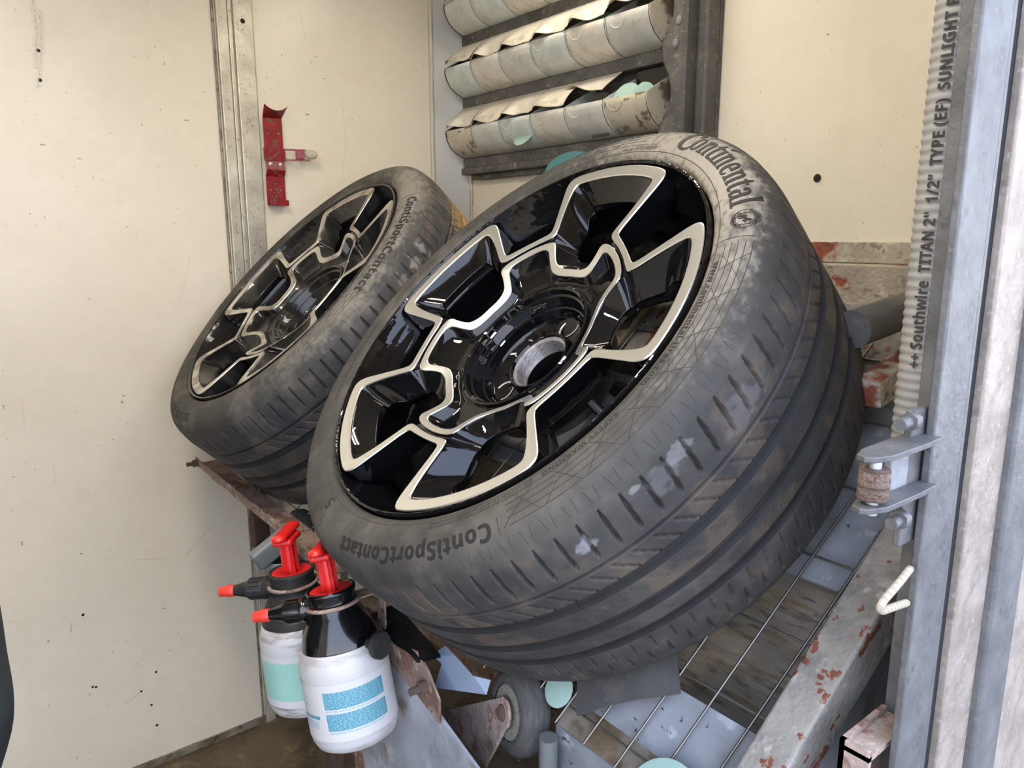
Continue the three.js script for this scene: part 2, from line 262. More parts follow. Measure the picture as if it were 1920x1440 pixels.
function tireGeometry() {
  const prof = SW.slice().map(([r, z]) => [r, z, 0]);
  const zs = []; { const brk = []; let z = -0.0248; while (z > -0.2705) { zs.push(z); const nearG = [[-0.084, 0.0035], [-0.121, 0.0075], [-0.168, 0.0075], [-0.205, 0.007]].some(([c, w]) => Math.abs(Math.abs(z - c) - w + 0.0015) < 0.0022); z -= nearG ? 0.0009 : 0.0023; } }
  for (const z of zs) prof.push([treadR(z), z, 1]);
  for (const [r, z] of [[0.3635, -0.2745], [0.360, -0.2785], [0.354, -0.283], [0.345, -0.2865], [0.33, -0.2885], [0.315, -0.287], [0.303, -0.282], [0.298, -0.276]]) prof.push([r, z, 0]);
  let s = 0; const S = prof.map((p, i) => { if (i) s += Math.hypot(p[0] - prof[i - 1][0], p[1] - prof[i - 1][1]); return s; });
  const NT = 1472, pos = new Float32Array((NT + 1) * prof.length * 3), uv = new Float32Array((NT + 1) * prof.length * 2), idx = [];
  for (let j = 0; j < prof.length; j++) for (let i = 0; i <= NT; i++) {
    const th = (i / NT) * Math.PI * 2, [r0, z, t] = prof[j]; const r = t ? r0 - groove(th, z) : r0, k = j * (NT + 1) + i;
    pos[k * 3] = Math.cos(th) * r; pos[k * 3 + 1] = Math.sin(th) * r; pos[k * 3 + 2] = z; uv[k * 2] = i / NT; uv[k * 2 + 1] = S[j] / s;
  }
  for (let j = 0; j + 1 < prof.length; j++) for (let i = 0; i < NT; i++) { const a = j * (NT + 1) + i, b = a + 1, c = a + NT + 1, d = c + 1; idx.push(a, c, b, b, c, d); }
  const g = new THREE.BufferGeometry(); g.setAttribute('position', new THREE.BufferAttribute(pos, 3)); g.setAttribute('uv', new THREE.BufferAttribute(uv, 2)); g.setIndex(idx); g.computeVertexNormals();
  const sAt = (z) => { for (let j = 0; j < prof.length; j++) if (prof[j][1] <= z && j > 12) return S[j] / s; return 1; };
  return { g, sAt, sTot: s };
}
const TIRE = tireGeometry();
// rubber colours: dust and dirt with their own grain, plus shade painted into the wide grooves. u runs round the tyre, v across it from the rim edge
function tireMaterial(sd, dusty, tan) {
  const a0 = TIRE.sAt(-0.03), a1 = TIRE.sAt(-0.27);
  const grooveShade = [[-0.1145, -0.1275], [-0.1615, -0.1745], [-0.1993, -0.2107]].map(([a, b]) => [TIRE.sAt(a), TIRE.sAt(b)]);
  const t = tex(2048, (x, y) => {
    const q = fbm(x * 40, y * 7, 40, 5, sd), f = fbm(x * 160, y * 26, 160, 3, sd + 5), tr = sm(a0 - 0.03, a0 + 0.02, y) * (1 - sm(a1, a1 + 0.05, y));
    let c = mix3([58, 56, 51], [54, 52, 50], tr);
    c = mix3(c, mix3([92, 87, 78], [77, 73, 69], tr), sm(0.40, 0.75, q) * (0.55 + 0.35 * dusty)); c = c.map((v) => v * (0.86 + 0.28 * f));
    if (tr > 0.1) { const br = sm(0.5, 0.72, fbm(x * 56, y * 9, 56, 4, sd + 9)); c = mix3(c, [104, 88, 72], br * 0.55 * tr); }
    if (grooveShade.some(([a, b]) => y > a && y < b)) c = [40, 39, 38].map((v) => v * (0.85 + 0.3 * f));  // wide groove floors darkened: undusted rubber with groove shade painted into the colour
    for (const [ux, vy, rx, ry, col, st] of tan) { let dx = x - ux; dx -= Math.round(dx); const e = Math.hypot(dx / rx, (y - vy) / ry) + (fbm(x * 220, y * 60, 220, 4, sd + 3) - 0.5) * (rx > 0.04 ? 0.9 : 1.5); if (e < 1) c = mix3(c, col, sm(1, rx > 0.04 ? 0.25 : 0.55, e) * st); }
    return c;
  }, true, 768);
  return new THREE.MeshPhysicalMaterial({ map: t, roughness: 0.72, bumpMap: (() => { const b = grainTex.clone(); b.repeat.set(24, 4); return b; })(), bumpScale: 0.00025, sheen: 0.15, sheenRoughness: 0.6 });
}
// --- the cast face: a five-fold pattern, given on half a sector in mm and degrees
const crestZ = (r) => { const T = [[0, -55], [100, -48], [122, -40], [145, -28.5], [163, -20.5], [182, -16.5], [288, 0], [400, 0]]; for (let i = 1; i < T.length; i++) if (r <= T[i][0]) { const [a, b] = T[i - 1], [c, d] = T[i]; return b + (d - b) * (r - a) / (c - a); } return 0; };
const OI = [[288, 0, 271, 0], [288, 7, 271, 7], [288, 14, 271, 13], [287.6, 17.6, 270.5, 15.6], [285.8, 19.6, 269, 16.9], [281, 20.9, 265, 17.6], [272, 21.6, 257, 18.1], [240, 22.0, 235, 18.8], [212, 22.3, 208, 19.1], [197, 22.6, 192, 19.2], [189.5, 23.3, 183.5, 19.6], [186.4, 24.8, 178.8, 20.9], [185, 27.8, 176.5, 23.8], [184, 32, 175.4, 30], [183.7, 36, 175, 36]];
const WH = [[126.5, 0, 116.5, 0], [127, 7, 117, 8], [130, 11.8, 120, 14.6], [135, 15, 126, 19], [143, 16.7, 137, 21], [154, 17.6, 149, 22], [162, 18, 155.5, 22.8], [166.5, 19.2, 159, 24.3], [169.2, 21.8, 160.3, 26.5], [170, 26.5, 160.8, 30], [170.2, 36, 160.8, 36]];
const P2 = (r, d, z) => V3(Math.cos(d * D2R) * r / 1000, Math.sin(d * D2R) * r / 1000, (z ?? crestZ(r)) / 1000);
function ringLoop(ctrl, f, sub = 5) { // ctrl half sector -> closed smooth loop; f(c) -> [r, deg, z?]
  const pts = [];
  for (let k = 0; k < 5; k++) {
    const m = 14 + 72 * k;
    for (let i = ctrl.length - 1; i > 0; i--) { const [r, d, z] = f(ctrl[i]); pts.push(P2(r, m - d, z)); }
    for (let i = 0; i < ctrl.length - 1; i++) { const [r, d, z] = f(ctrl[i]); pts.push(P2(r, m + d, z)); }
  }
  const c = new THREE.CatmullRomCurve3(pts, true, 'centripetal'), out = []; const n = pts.length * sub;
  for (let i = 0; i < n; i++) out.push(c.getPoint(i / n));
  return out;
}
function loft(loops, flip = false) {
  const n = loops[0].length, pos = [], uv = [], idx = [];
  loops.forEach((L) => { for (let i = 0; i <= n; i++) { const p = L[i % n]; pos.push(p.x, p.y, p.z); uv.push(p.x * 4, p.y * 4); } });
  for (let j = 0; j + 1 < loops.length; j++) for (let i = 0; i < n; i++) { const a = j * (n + 1) + i, b = a + 1, c = a + n + 1, d = c + 1; flip ? idx.push(a, c, b, b, c, d) : idx.push(a, b, c, b, d, c); }
  const g = new THREE.BufferGeometry(); g.setAttribute('position', new THREE.Float32BufferAttribute(pos, 3)); g.setAttribute('uv', new THREE.Float32BufferAttribute(uv, 2)); g.setIndex(idx); g.computeVertexNormals(); return g;
}
const dz = (L, d) => L.map((p) => V3(p.x, p.y, p.z + d));
const lerpL = (A, B, t, d = 0) => A.map((p, i) => { const q = p.clone().lerp(B[i], t); q.z += d; return q; });
const G = {};
{
  const O0 = ringLoop(OI, (c) => [c[0], c[1]]), I0 = ringLoop(OI, (c) => [c[2], c[3]]), W0 = ringLoop(WH, (c) => [c[0], c[1]]), H0 = ringLoop(WH, (c) => [c[2], c[3]]);
  const crest = (A, B) => loft([lerpL(A, B, 0, -0.0012), lerpL(A, B, 0.05, -0.0002), lerpL(A, B, 0.1), lerpL(A, B, 0.9), lerpL(A, B, 0.95, -0.0002), lerpL(A, B, 1, -0.0012)]);
  G.edge1 = crest(O0, I0); G.edge2 = crest(W0, H0);
  // outer walls of the outer outline: to the lip under the arcs, deep in the pockets between
  const O1 = ringLoop(OI, (c) => c[1] < 18.5 && c[0] > 280 ? [289.6, c[1] * 1.008, -24] : c[0] > 250 ? [c[0] + 2, c[1] + 0.6, -38] : c[0] > 192 ? [c[0], c[1] + 0.8, -50] : [c[0] - 3, c[1] + 0.2, -50]);
  const O2 = ringLoop(OI, (c) => c[0] > 280 ? [280, Math.min(c[1], 19), -36] : [c[0] - 12, c[1] - 3, -58]);
  const outer = loft([dz(O0, -0.0012), lerpL(O0, O1, 0.04, -0.0005), lerpL(O0, O1, 0.5), O1, O2]);
  // petal windows
  const petal = [...OI.slice(0, 12).map((c) => [c[2], c[3]]), ...WH.slice(0, 9).reverse().map((c) => [c[0], c[1]])];
  const low = [[247, 0], [247, 5.5], [246, 9.5], [244, 11.2], [241, 12], [236, 12.5], [228, 12.8], [212, 13], [190, 13], [181, 12.8], [175, 12.2], [172, 11.6], [168, 11], [166, 10.6], [163, 10], [159, 9], [156, 7.5], [154, 6], [153, 4.2], [152.3, 2], [152, 0]];
  const walls = [];
  const closed = (pts, sub = 5) => { const c = new THREE.CatmullRomCurve3(pts, true, 'centripetal'), o = []; const n = pts.length * sub; for (let i = 0; i < n; i++) o.push(c.getPoint(i / n)); return o; };
  for (let k = 0; k < 5; k++) {
    const m = 14 + 72 * k, top = [], bot = [];
    petal.forEach(([r, d], i) => { const gz = i >= 11 && i <= 12 ? -5 : 0; top.push(P2(r, m + d, crestZ(r) - 1.2 + gz)); bot.push(P2(low[i][0], m + low[i][1], i < 4 ? -33 : i < 7 ? -42 : -52)); });
    for (let i = petal.length - 2; i > 0; i--) { const [r, d] = petal[i]; const gz = i >= 11 && i <= 12 ? -5 : 0; top.push(P2(r, m - d, crestZ(r) - 1.2 + gz)); bot.push(P2(low[i][0], m - low[i][1], i < 4 ? -33 : i < 7 ? -42 : -52)); }
    const T = closed(top), B = closed(bot), B2 = B.map((p) => { const q = p.clone(), r = Math.hypot(p.x, p.y); const c = P2(205, m, 0); q.x += (q.x - c.x) * 0.16; q.y += (q.y - c.y) * 0.16; q.z -= 0.012; return q; });
    walls.push(loft([T, lerpL(T, B, 0.03, -0.0012), lerpL(T, B, 0.35, -0.003), lerpL(T, B, 0.9, -0.001), B, B2], true));
  }
  // groove between the two outlines
  const floorG = [];
  for (let k = 0; k < 5; k++) {
    const m = 50 + 72 * k, a = [], b = [];
    const seg = (list, from, to) => { const half = list.slice(from, to + 1), pts = []; half.forEach(([r, d]) => pts.push(V3(r, d - 36, 0))); for (let i = half.length - 2; i >= 0; i--) pts.push(V3(half[i][0], 36 - half[i][1], 0)); return new THREE.CatmullRomCurve3(pts, false, 'centripetal').getSpacedPoints(24); };
    const A = seg(OI.map((c) => [c[2], c[3]]), 11, 14), B = seg(WH.map((c) => [c[0], c[1]]), 8, 10);
    floorG.push(gridMesh(24, 3, (u, v) => { const i = Math.round(u * 24), j = Math.round(v * 3); const pa = A[i], pb = B[i]; const src = j < 2 ? pa : pb; const q = P2(src.x, m + src.y, crestZ(src.x) - (j === 0 || j === 3 ? 1.0 : 6.5)); return q; }));
  }
  // hub side: pocket floors down to the ring
  const H1 = ringLoop(WH, (c) => { const r = c[2], k = (r - 116) / 45; return [r - 3 - k * 4, c[3] + 0.4 + (c[3] < 30 && c[3] > 5 ? 1.2 : 0), crestZ(r) - 9 - k * 12]; });
  const H2 = ringLoop(WH, (c) => [108.5 + (c[2] - 116) * 0.12, c[3] * 1.0, -50]);
  const H3 = ringLoop(WH, (c) => [104.5, c[3], -52]);
  const hub = loft([dz(H0, -0.0012), lerpL(H0, H1, 0.1, -0.001), H1, lerpL(H1, H2, 0.6, -0.004), H2, H3]);
  G.face = merge([outer, ...walls, ...floorG, hub]);
}
const lathe = (pts, n = 128) => { const g = new THREE.LatheGeometry(pts.map(([r, z]) => new THREE.Vector2(r, z)), n); g.rotateX(Math.PI / 2); return g; }; // y -> z
G.barrel = toCreasedNormals(lathe([[0.2905, -0.030], [0.2925, -0.018], [0.2945, -0.009], [0.2954, -0.002], [0.2954, 0.0012], [0.2947, 0.0026], [0.2934, 0.0032], [0.2922, 0.0028], [0.2913, 0.0012], [0.2906, -0.003], [0.2894, -0.012], [0.2868, -0.0175], [0.2835, -0.021], [0.2795, -0.029], [0.2775, -0.034], [0.2745, -0.0365], [0.2690, -0.045], [0.2655, -0.062], [0.2630, -0.10], [0.2625, -0.16], [0.2630, -0.235], [0.2660, -0.258], [0.2760, -0.268], [0.2900, -0.271], [0.2960, -0.272], [0.2962, -0.278], [0.2955, -0.284], [0.2930, -0.285]], 360), 0.9);
G.barrelOut = lathe([[0.2930, -0.285], [0.2885, -0.278], [0.2880, -0.25], [0.270, -0.22], [0.2685, -0.1], [0.275, -0.06], [0.288, -0.05], [0.2905, -0.030]], 96);
G.hub = toCreasedNormals(lathe([[0.1055, -0.0525], [0.1035, -0.0475], [0.1005, -0.0465], [0.0975, -0.0485], [0.0955, -0.056], [0.0925, -0.0575], [0.0905, -0.063], [0.0885, -0.068], [0.0865, -0.0725], [0.0845, -0.0735], [0.0825, -0.086], [0.0795, -0.0915], [0.074, -0.0945], [0.0505, -0.0955], [0.0495, -0.086], [0.0475, -0.0825], [0.0455, -0.0825], [0.0435, -0.0865]], 96), 0.6);
G.bore = lathe([[0.0436, -0.0862], [0.0415, -0.089], [0.0395, -0.0895], [0.0392, -0.104], [0.0380, -0.1055], [0.0378, -0.111]], 64);
G.backPad = lathe([[0.0378, -0.111], [0.0480, -0.112], [0.0485, -0.150], [0.085, -0.150], [0.105, -0.12], [0.118, -0.07]], 64);
G.hole = merge([lathe([[0.0170, -0.0940], [0.0158, -0.0935], [0.0135, -0.0965], [0.0095, -0.1065], [0.0082, -0.1068], [0.0080, -0.125]], 28)]);
// text wrapped onto the sidewall, tops outward, read clockwise
function ringText(str, font, size, r0, deg0, deg1, thick, sx = 1, tall = 1) {
  let g = new TextGeometry(str, { font, size, depth: thick, curveSegments: 4, bevelEnabled: false });
  if (size > 0.012) g = new TessellateModifier(size / 6, 5).modify(g.index ? g.toNonIndexed() : g);
  g.computeBoundingBox(); const w = g.boundingBox.max.x - g.boundingBox.min.x, x0 = g.boundingBox.min.x, span = (deg0 - deg1) * D2R, p = g.attributes.position;
  for (let i = 0; i < p.count; i++) { const th = deg0 * D2R - span * (p.getX(i) - x0) / w, r = r0 + p.getY(i) * tall; p.setXYZ(i, Math.cos(th) * r, Math.sin(th) * r, swz(r) - 0.0004 + p.getZ(i)); }
  g.computeVertexNormals(); return muv(g);
}
function ringLine(r, d0, d1, w = 0.0006, h = 0.0006) {
  const n = Math.max(4, Math.ceil(Math.abs(d1 - d0) / 1.5));
  return gridMesh(n, 2, (u, v) => { const th = (d0 + (d1 - d0) * u) * D2R, rr = r + (v - 0.5) * 2 * w; return V3(Math.cos(th) * rr, Math.sin(th) * rr, swz(rr) + (v === 0.5 ? h : -0.0003)); });
}
function diagLine(r0, d0, r1, d1, w = 0.0006) {
  return gridMesh(14, 2, (u, v) => { const rr = r0 + (r1 - r0) * u, th = (d0 + (d1 - d0) * u) * D2R + (v - 0.5) * 2 * w / rr; return V3(Math.cos(th) * rr, Math.sin(th) * rr, swz(rr) + (v === 0.5 ? 0.0006 : -0.0003)); });
}
{
  const L = [];
  for (const r of [0.3195, 0.3265, 0.3335, 0.3405, 0.3475]) { L.push(ringLine(r, 21, -44)); L.push(ringLine(r, 176, 82)); }
  for (const r of [0.3335, 0.3405, 0.3475]) L.push(ringLine(r, 262, 200));
  for (let d = 18; d > -42; d -= 8) { L.push(diagLine(0.3195, d, 0.3475, d - 7)); L.push(diagLine(0.3475, d, 0.3195, d - 4)); }
  for (let d = 260; d > 200; d -= 6) L.push(diagLine(0.3335, d, 0.3475, d + 0.3));
  for (let d = 174; d > 84; d -= 9) L.push(diagLine(0.3195, d, 0.3475, d - 6));
  L.push(diagLine(0.3055, 22.5, 0.352, 22.2, 0.0008), diagLine(0.3195, 79, 0.352, 79.4, 0.0008), diagLine(0.335, -46, 0.352, -46, 0.0008));
  L.push(ringLine(0.3085, 0, 360, 0.0007, 0.0007));
  G.ribs = merge(L);
  // shoulder ticks
  const T = []; for (let d = 0; d < 360; d += 1.9565) T.push(diagLine(0.3548, d, 0.3628, d + (d % 4 < 2 ? 0.35 : -0.35), 0.0005)); G.ticks = merge(T);
  G.brand = merge([ringText('C', fontSerif, 0.040, 0.3165, 69.5, 64.2, 0.0012, 1, 0.92), ringText('ontinental', fontSerif, 0.034, 0.321, 64.4, 31.5, 0.0012, 1, 0.92)]);
  G.model = ringText('ContiSportContact', fontSans, 0.0165, 0.3355, -47.5, -88, 0.0011);
  G.model2 = ringText('ContiSportContact', fontSans, 0.0165, 0.3365, 20.6, -22, 0.0011);
  G.small = merge([ringText('www.continental-tires.com', fontSans, 0.0085, 0.3102, 17, -12.5, 0.0008), ringText('SAFETY WARNING', fontSans, 0.006, 0.3125, -19, -36, 0.0006),
    ringText('SERIOUS INJURY MAY RESULT FROM EXPLOSION OF TIRE', fontSans, 0.0034, 0.3165, -38, -62, 0.0005), ringText('RIM ASSEMBLY DUE TO IMPROPER MOUNTING', fontSans, 0.0034, 0.3115, -38, -62, 0.0005),
    ringText('CONTINENTAL', fontSans, 0.0055, 0.3145, 84, 76, 0.0005), ringText('MADE IN GERMANY', fontSans, 0.0045, 0.3105, 89, 76, 0.0005),
    ringText('TREAD 4 PLIES', fontSans, 0.005, 0.3115, 150, 132, 0.0005), ringText('MAX LOAD MAX PRESS', fontSans, 0.005, 0.3115, 215, 186, 0.0005), ringText('TUBELESS RADIAL', fontSans, 0.005, 0.3115, 178, 158, 0.0005),
    ringText('5', fontSans, 0.016, 0.311, -100.5, -102.6, 0.0007)]);
  G.size = ringText('285/35 ZR22', fontSans, 0.0165, 0.332, -100, -127, 0.0011);
  // roundel: two rings, lettering and a rearing horse
  const rc = 27.2 * D2R, R0 = 0.3365, cx = Math.cos(rc) * R0, cy = Math.sin(rc) * R0, parts = [];
  const place = (x, y, h) => { const ang = rc - Math.PI / 2, X = cx + x * Math.cos(ang) - y * Math.sin(ang), Y = cy + x * Math.sin(ang) + y * Math.cos(ang); return V3(X, Y, swz(Math.hypot(X, Y)) + h); };
  for (const rr of [0.0152, 0.0098]) parts.push(gridMesh(48, 2, (u, v) => { const t = u * Math.PI * 2, q = rr + (v - 0.5) * 0.0011; return place(Math.cos(t) * q, Math.sin(t) * q, v === 0.5 ? 0.0007 : -0.0003); }));
  for (const st of [160, -20]) { const tg = new TextGeometry('CONTINENTAL', { font: fontSans, size: 0.0032, depth: 0.0006, curveSegments: 2, bevelEnabled: false }); tg.computeBoundingBox(); const w = tg.boundingBox.max.x, p = tg.attributes.position; for (let i = 0; i < p.count; i++) { const t = (st - 140 * p.getX(i) / w) * D2R, q = 0.0108 + p.getY(i); const a = place(Math.cos(t) * q, Math.sin(t) * q, p.getZ(i)); p.setXYZ(i, a.x, a.y, a.z); } parts.push(muv(tg)); }
  const horse = [[-7, -4], [-5.6, -2.2], [-5.2, 0.4], [-3.6, 1.8], [-1, 1.6], [1.2, 3.2], [2.2, 5.6], [3.2, 6.8], [3.8, 5.8], [5.6, 4.6], [5.2, 3.6], [3.8, 3.8], [3.4, 2.2], [5.6, 1.6], [6.4, -0.4], [5.6, -0.4], [4.8, 0.6], [3, 0.4], [4.4, -1.6], [3.4, -2.2], [1.8, -0.4], [-0.8, -1.2], [-0.4, -3.4], [-1.4, -6], [-2.6, -6], [-1.8, -3.6], [-3, -2], [-4, -4.4], [-3.8, -6.6], [-5, -6.6], [-5.2, -4], [-4.2, -1.4], [-5, -2.8], [-6.4, -4.6]].map(([x, y]) => [x * 0.0011, y * 0.0011]);
  const hg = plate(horse, 0.0008, 0); { const p = hg.attributes.position; for (let i = 0; i < p.count; i++) { const a = place(p.getX(i), p.getY(i), p.getZ(i)); p.setXYZ(i, a.x, a.y, a.z); } hg.computeVertexNormals(); } parts.push(hg);
  G.roundel = merge(parts);
}
function makeWheel(center, normal, spin, label, dusty) {
  const w = thing('alloy_wheel', label, 'wheel');
  const n = V3(...normal).normalize(), v = V3(0, 0.71, -0.70); v.addScaledVector(n, -v.dot(n)).normalize(); const u = v.clone().cross(n);
  w.applyMatrix4(new THREE.Matrix4().makeBasis(u, v, n).multiply(new THREE.Matrix4().makeRotationZ(spin * D2R))); w.position.set(...center);
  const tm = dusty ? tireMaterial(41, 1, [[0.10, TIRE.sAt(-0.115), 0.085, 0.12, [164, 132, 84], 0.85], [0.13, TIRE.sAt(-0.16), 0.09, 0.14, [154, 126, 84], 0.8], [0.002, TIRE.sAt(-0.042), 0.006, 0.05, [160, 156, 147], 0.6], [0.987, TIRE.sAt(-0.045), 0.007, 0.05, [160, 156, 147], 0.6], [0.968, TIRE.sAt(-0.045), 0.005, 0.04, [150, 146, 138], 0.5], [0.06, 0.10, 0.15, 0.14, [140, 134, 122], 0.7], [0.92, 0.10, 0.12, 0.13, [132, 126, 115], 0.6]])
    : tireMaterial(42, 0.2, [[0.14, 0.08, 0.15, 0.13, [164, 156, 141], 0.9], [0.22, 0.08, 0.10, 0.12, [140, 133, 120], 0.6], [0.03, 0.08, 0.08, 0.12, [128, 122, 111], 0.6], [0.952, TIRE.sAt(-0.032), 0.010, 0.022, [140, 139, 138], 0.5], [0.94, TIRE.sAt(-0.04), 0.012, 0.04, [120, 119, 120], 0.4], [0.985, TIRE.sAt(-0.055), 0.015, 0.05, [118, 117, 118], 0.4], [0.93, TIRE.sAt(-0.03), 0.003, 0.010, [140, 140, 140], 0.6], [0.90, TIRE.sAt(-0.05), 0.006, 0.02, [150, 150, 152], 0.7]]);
  const fm = dusty ? M.glossDusty : M.gloss, em = dusty ? M.machinedDull : M.machined;
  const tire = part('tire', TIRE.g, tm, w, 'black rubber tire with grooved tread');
  part('rim_barrel', G.barrel, fm, w, 'gloss black rim barrel and lip'); part('barrel_outside', G.barrelOut, M.black, w);
  part('spoke_face', G.face, fm, w, 'gloss black spoke walls');
  part('machined_outline', G.edge1, em, w, 'bright machined outer outline of the spokes'); part('machined_outline', G.edge2, em, w, 'bright machined inner outline around the hub');
  part('hub_bowl', G.hub, fm, w); part('center_bore', G.bore, M.bareAlu, w, 'bare metal center bore'); part('hub_back', G.backPad, M.black, w);
  for (let k = 0; k < 5; k++) { const a = (88 + 72 * k) * D2R; part('bolt_hole', G.hole, M.bolt, w).position.set(Math.cos(a) * 0.066, Math.sin(a) * 0.066, 0); }
  const va = -20 * D2R; const valve = part('valve_stem', merge([cyl(V3(0.259, 0, -0.062), V3(0.240, 0, -0.048), 0.0055, 0.0055, 16), cyl(V3(0.240, 0, -0.048), V3(0.221, 0, -0.034), 0.0065, 0.006, 16)]), M.blackPlastic, w, 'black valve stem with cap'); valve.rotation.z = va;
  part('sidewall_ribs', G.ribs, tm, tire); part('shoulder_ticks', G.ticks, tm, tire);
  if (dusty) { part('sidewall_lettering', merge([G.model2, G.size]), M.rubberClean, tire, 'raised model and size lettering'); }
  else { part('sidewall_lettering', G.brand, M.rubberClean, tire, 'large dark brand lettering'); part('sidewall_lettering', G.model, M.rubberClean, tire, 'raised model lettering'); part('brand_roundel', G.roundel, M.rubberClean, tire, 'round emblem with a rearing horse'); }
  part('small_lettering', G.small, dusty ? tm : M.rubberClean, tire);
  return w;
}
makeWheel([1.182, 1.274, 0.729], [-0.06, 0.702, 0.71], 0, 'clean gloss black alloy wheel with bright machined outlines, nearer the door post', false);
makeWheel([0.438, 1.281, 0.718], [-0.047, 0.695, 0.718], 21, 'dusty black alloy wheel and tire leaning beside the left wall', true);
// ---------- the sloped wheel bench along the back wall ----------
const EV = V3(0, 0.712, -0.702), EN = V3(0, 0.702, 0.712), BO = V3(0, 1.274, 0.729);
const BM = new THREE.Matrix4().makeBasis(V3(1, 0, 0), EV, EN).setPosition(BO);
const BP = (x, v, a) => V3(x, 0, 0).add(BO).addScaledVector(EV, v).addScaledVector(EN, a);
const slope = (g) => g.applyMatrix4(BM);
const bench = thing('wheel_bench', 'long sloped steel wheel bench with wire mesh, rusty front rail and blue grey front panel', 'bench');
part('slope_plate', slope(box(0.1, 1.598, -0.078, 0.176, -0.331, -0.325)), M.tray, bench);
part('slope_plate', slope(box(0.1, 1.598, 0.178, 0.33, -0.326, -0.318)), M.greyPaint, bench, 'scratched grey upper slope plate');
part('slope_plate', slope(box(1.335, 1.598, -0.335, -0.259, -0.331, -0.325)), M.tray, bench, 'bright lower slope plate');
part('slope_plate', slope(box(1.335, 1.598, -0.372, -0.335, -0.330, -0.325)), M.trayBrown, bench, 'dirty lower edge plate');
part('slope_plate', slope(box(0.60, 1.16, -0.30, -0.259, -0.331, -0.325)), M.trayBrown, bench);
// curved catch tray seen through the opening
part('catch_tray', slope(gridMesh(4, 24, (u, v) => { const vv = -0.05 - 0.25 * v; return V3(0.1 + 1.49 * u, vv, -0.36 - 0.055 * Math.sin(Math.min(1, v * 1.25) * Math.PI * 0.62)); })), M.trayBrown, bench, 'curved brown catch tray under the mesh');
part('trough_flange', box(1.335, 1.598, 0.60, 0.7802, 0.757, 0.761), M.tray, bench, 'bare sheet metal trough flange');
part('trough_floor', box(0.55, 1.60, 0.598, 0.602, 0.62, 0.849), M.trayBrown, bench);
// mesh: wires up the slope and across it
for (let k = 0; k < 30; k++) { const x = 1.593 - 0.0505 * k; const a = slope(cyl(V3(x - 0.13 * 0.385, -0.372, -0.3125), V3(x + 0.13 * 0.26, 0.26, -0.3125), 0.0016, 0.0016, 6)); part('mesh_wire', a, M.wire, bench); }
for (const v of [-0.346, -0.2415, -0.15, -0.0515, 0.045, 0.14, 0.235]) part('mesh_wire', slope(cyl(V3(0.1, v, -0.3155), V3(1.60, v, -0.3155), 0.0017, 0.0017, 6)), M.wire, bench);
// grey beam along the near end, sheared a little like the mesh
{
  const g = box(1.603, 1.647, -0.50, 0.46, -0.345, -0.285, 0.004), p = g.attributes.position; for (let i = 0; i < p.count; i++) p.setX(i, p.getX(i) + 0.09 * p.getY(i)); g.computeVertexNormals();
  part('end_beam', slope(g), M.greyPaint, bench, 'grey painted end beam with rust flecks');
}
{ // end panel below the beam
  const a = BP(0, -0.47, -0.34), b = BP(0, 0.40, -0.34); const g = plate([[-a.z, a.y], [-b.z, b.y], [-0.06, b.y], [-0.06, 0], [-a.z, 0]], 0.004, 0.0005); g.rotateY(Math.PI / 2); part('end_panel', g.translate(1.592, 0, 0), M.bluePanel, bench, 'blue grey end panel'); }
// front rail: an angle with a bent, nicked lower edge
{
  const top = [], bot = [];
  for (let i = 0; i <= 40; i++) { const x = 0.15 + 1.07 * i / 40; const at = (T) => { for (let k = 1; k < T.length; k++) if (x <= T[k][0]) return T[k - 1][1] + (T[k][1] - T[k - 1][1]) * (x - T[k - 1][0]) / (T[k][0] - T[k - 1][0]); return T[T.length - 1][1]; };
    top.push([x, at([[0, 0.865], [0.70, 0.864], [0.86, 0.853], [1.04, 0.836], [1.18, 0.838], [1.225, 0.79], [1.32, 0.757]]) + 0.003 * (hash2(i, 3, 5) - 0.5)]); bot.push([x, at([[0, 0.846], [0.66, 0.846], [0.85, 0.832], [0.97, 0.822], [1.016, 0.806], [1.02, 0.79], [1.106, 0.782], [1.208, 0.764], [1.33, 0.735]]) + 0.003 * (hash2(i, 9, 7) - 0.5)]); }
  part('front_rail', plate(bot.concat(top.reverse()), 0.004, 0.0006).translate(0, 0, 0.857), M.rust, bench, 'rusty front rail');
  part('rail_lip', box(0.15, 0.84, 0.846, 0.850, 0.81, 0.858, 0.001), M.rust, bench);
}
part('front_panel', plate([[0.985, 0], [1.605, 0], [1.605, 0.66], [1.34, 0.728], [1.20, 0.768], [1.10, 0.784], [0.985, 0.805]], 0.004, 0.0004).translate(0, 0, 0.851), M.bluePanel, bench, 'blue grey sheet metal front panel with stains');
part('support_leg', box(0.945, 0.982, 0, 0.80, 0.82, 0.855, 0.003), M.rust, bench);
part('support_leg', box(0.14, 0.17, 0.60, 0.845, 0.70, 0.74, 0.003), M.darkRust, bench);
part('back_sheet', box(0.1, 1.58, 0, 0.80, 0.40, 0.404), M.rust, bench, 'rusty sheet deep under the bench');
part('hanging_plate', plate([[0.70, 0.34], [0.86, 0.26], [0.86, 0.52], [0.74, 0.56]], 0.004, 0.0005).translate(0, 0, 0.80), M.darkRust, bench, 'red brown rusted plate under the rail');
for (const [x, y] of [[0.17, 0.856], [1.19, 0.80]]) part('rail_bolt', merge([cyl(V3(x, y, 0.86), V3(x, y, 0.872), 0.009, 0.009, 6), cyl(V3(x, y, 0.87), V3(x, y, 0.886), 0.005, 0.005, 10)]), M.rust, bench);
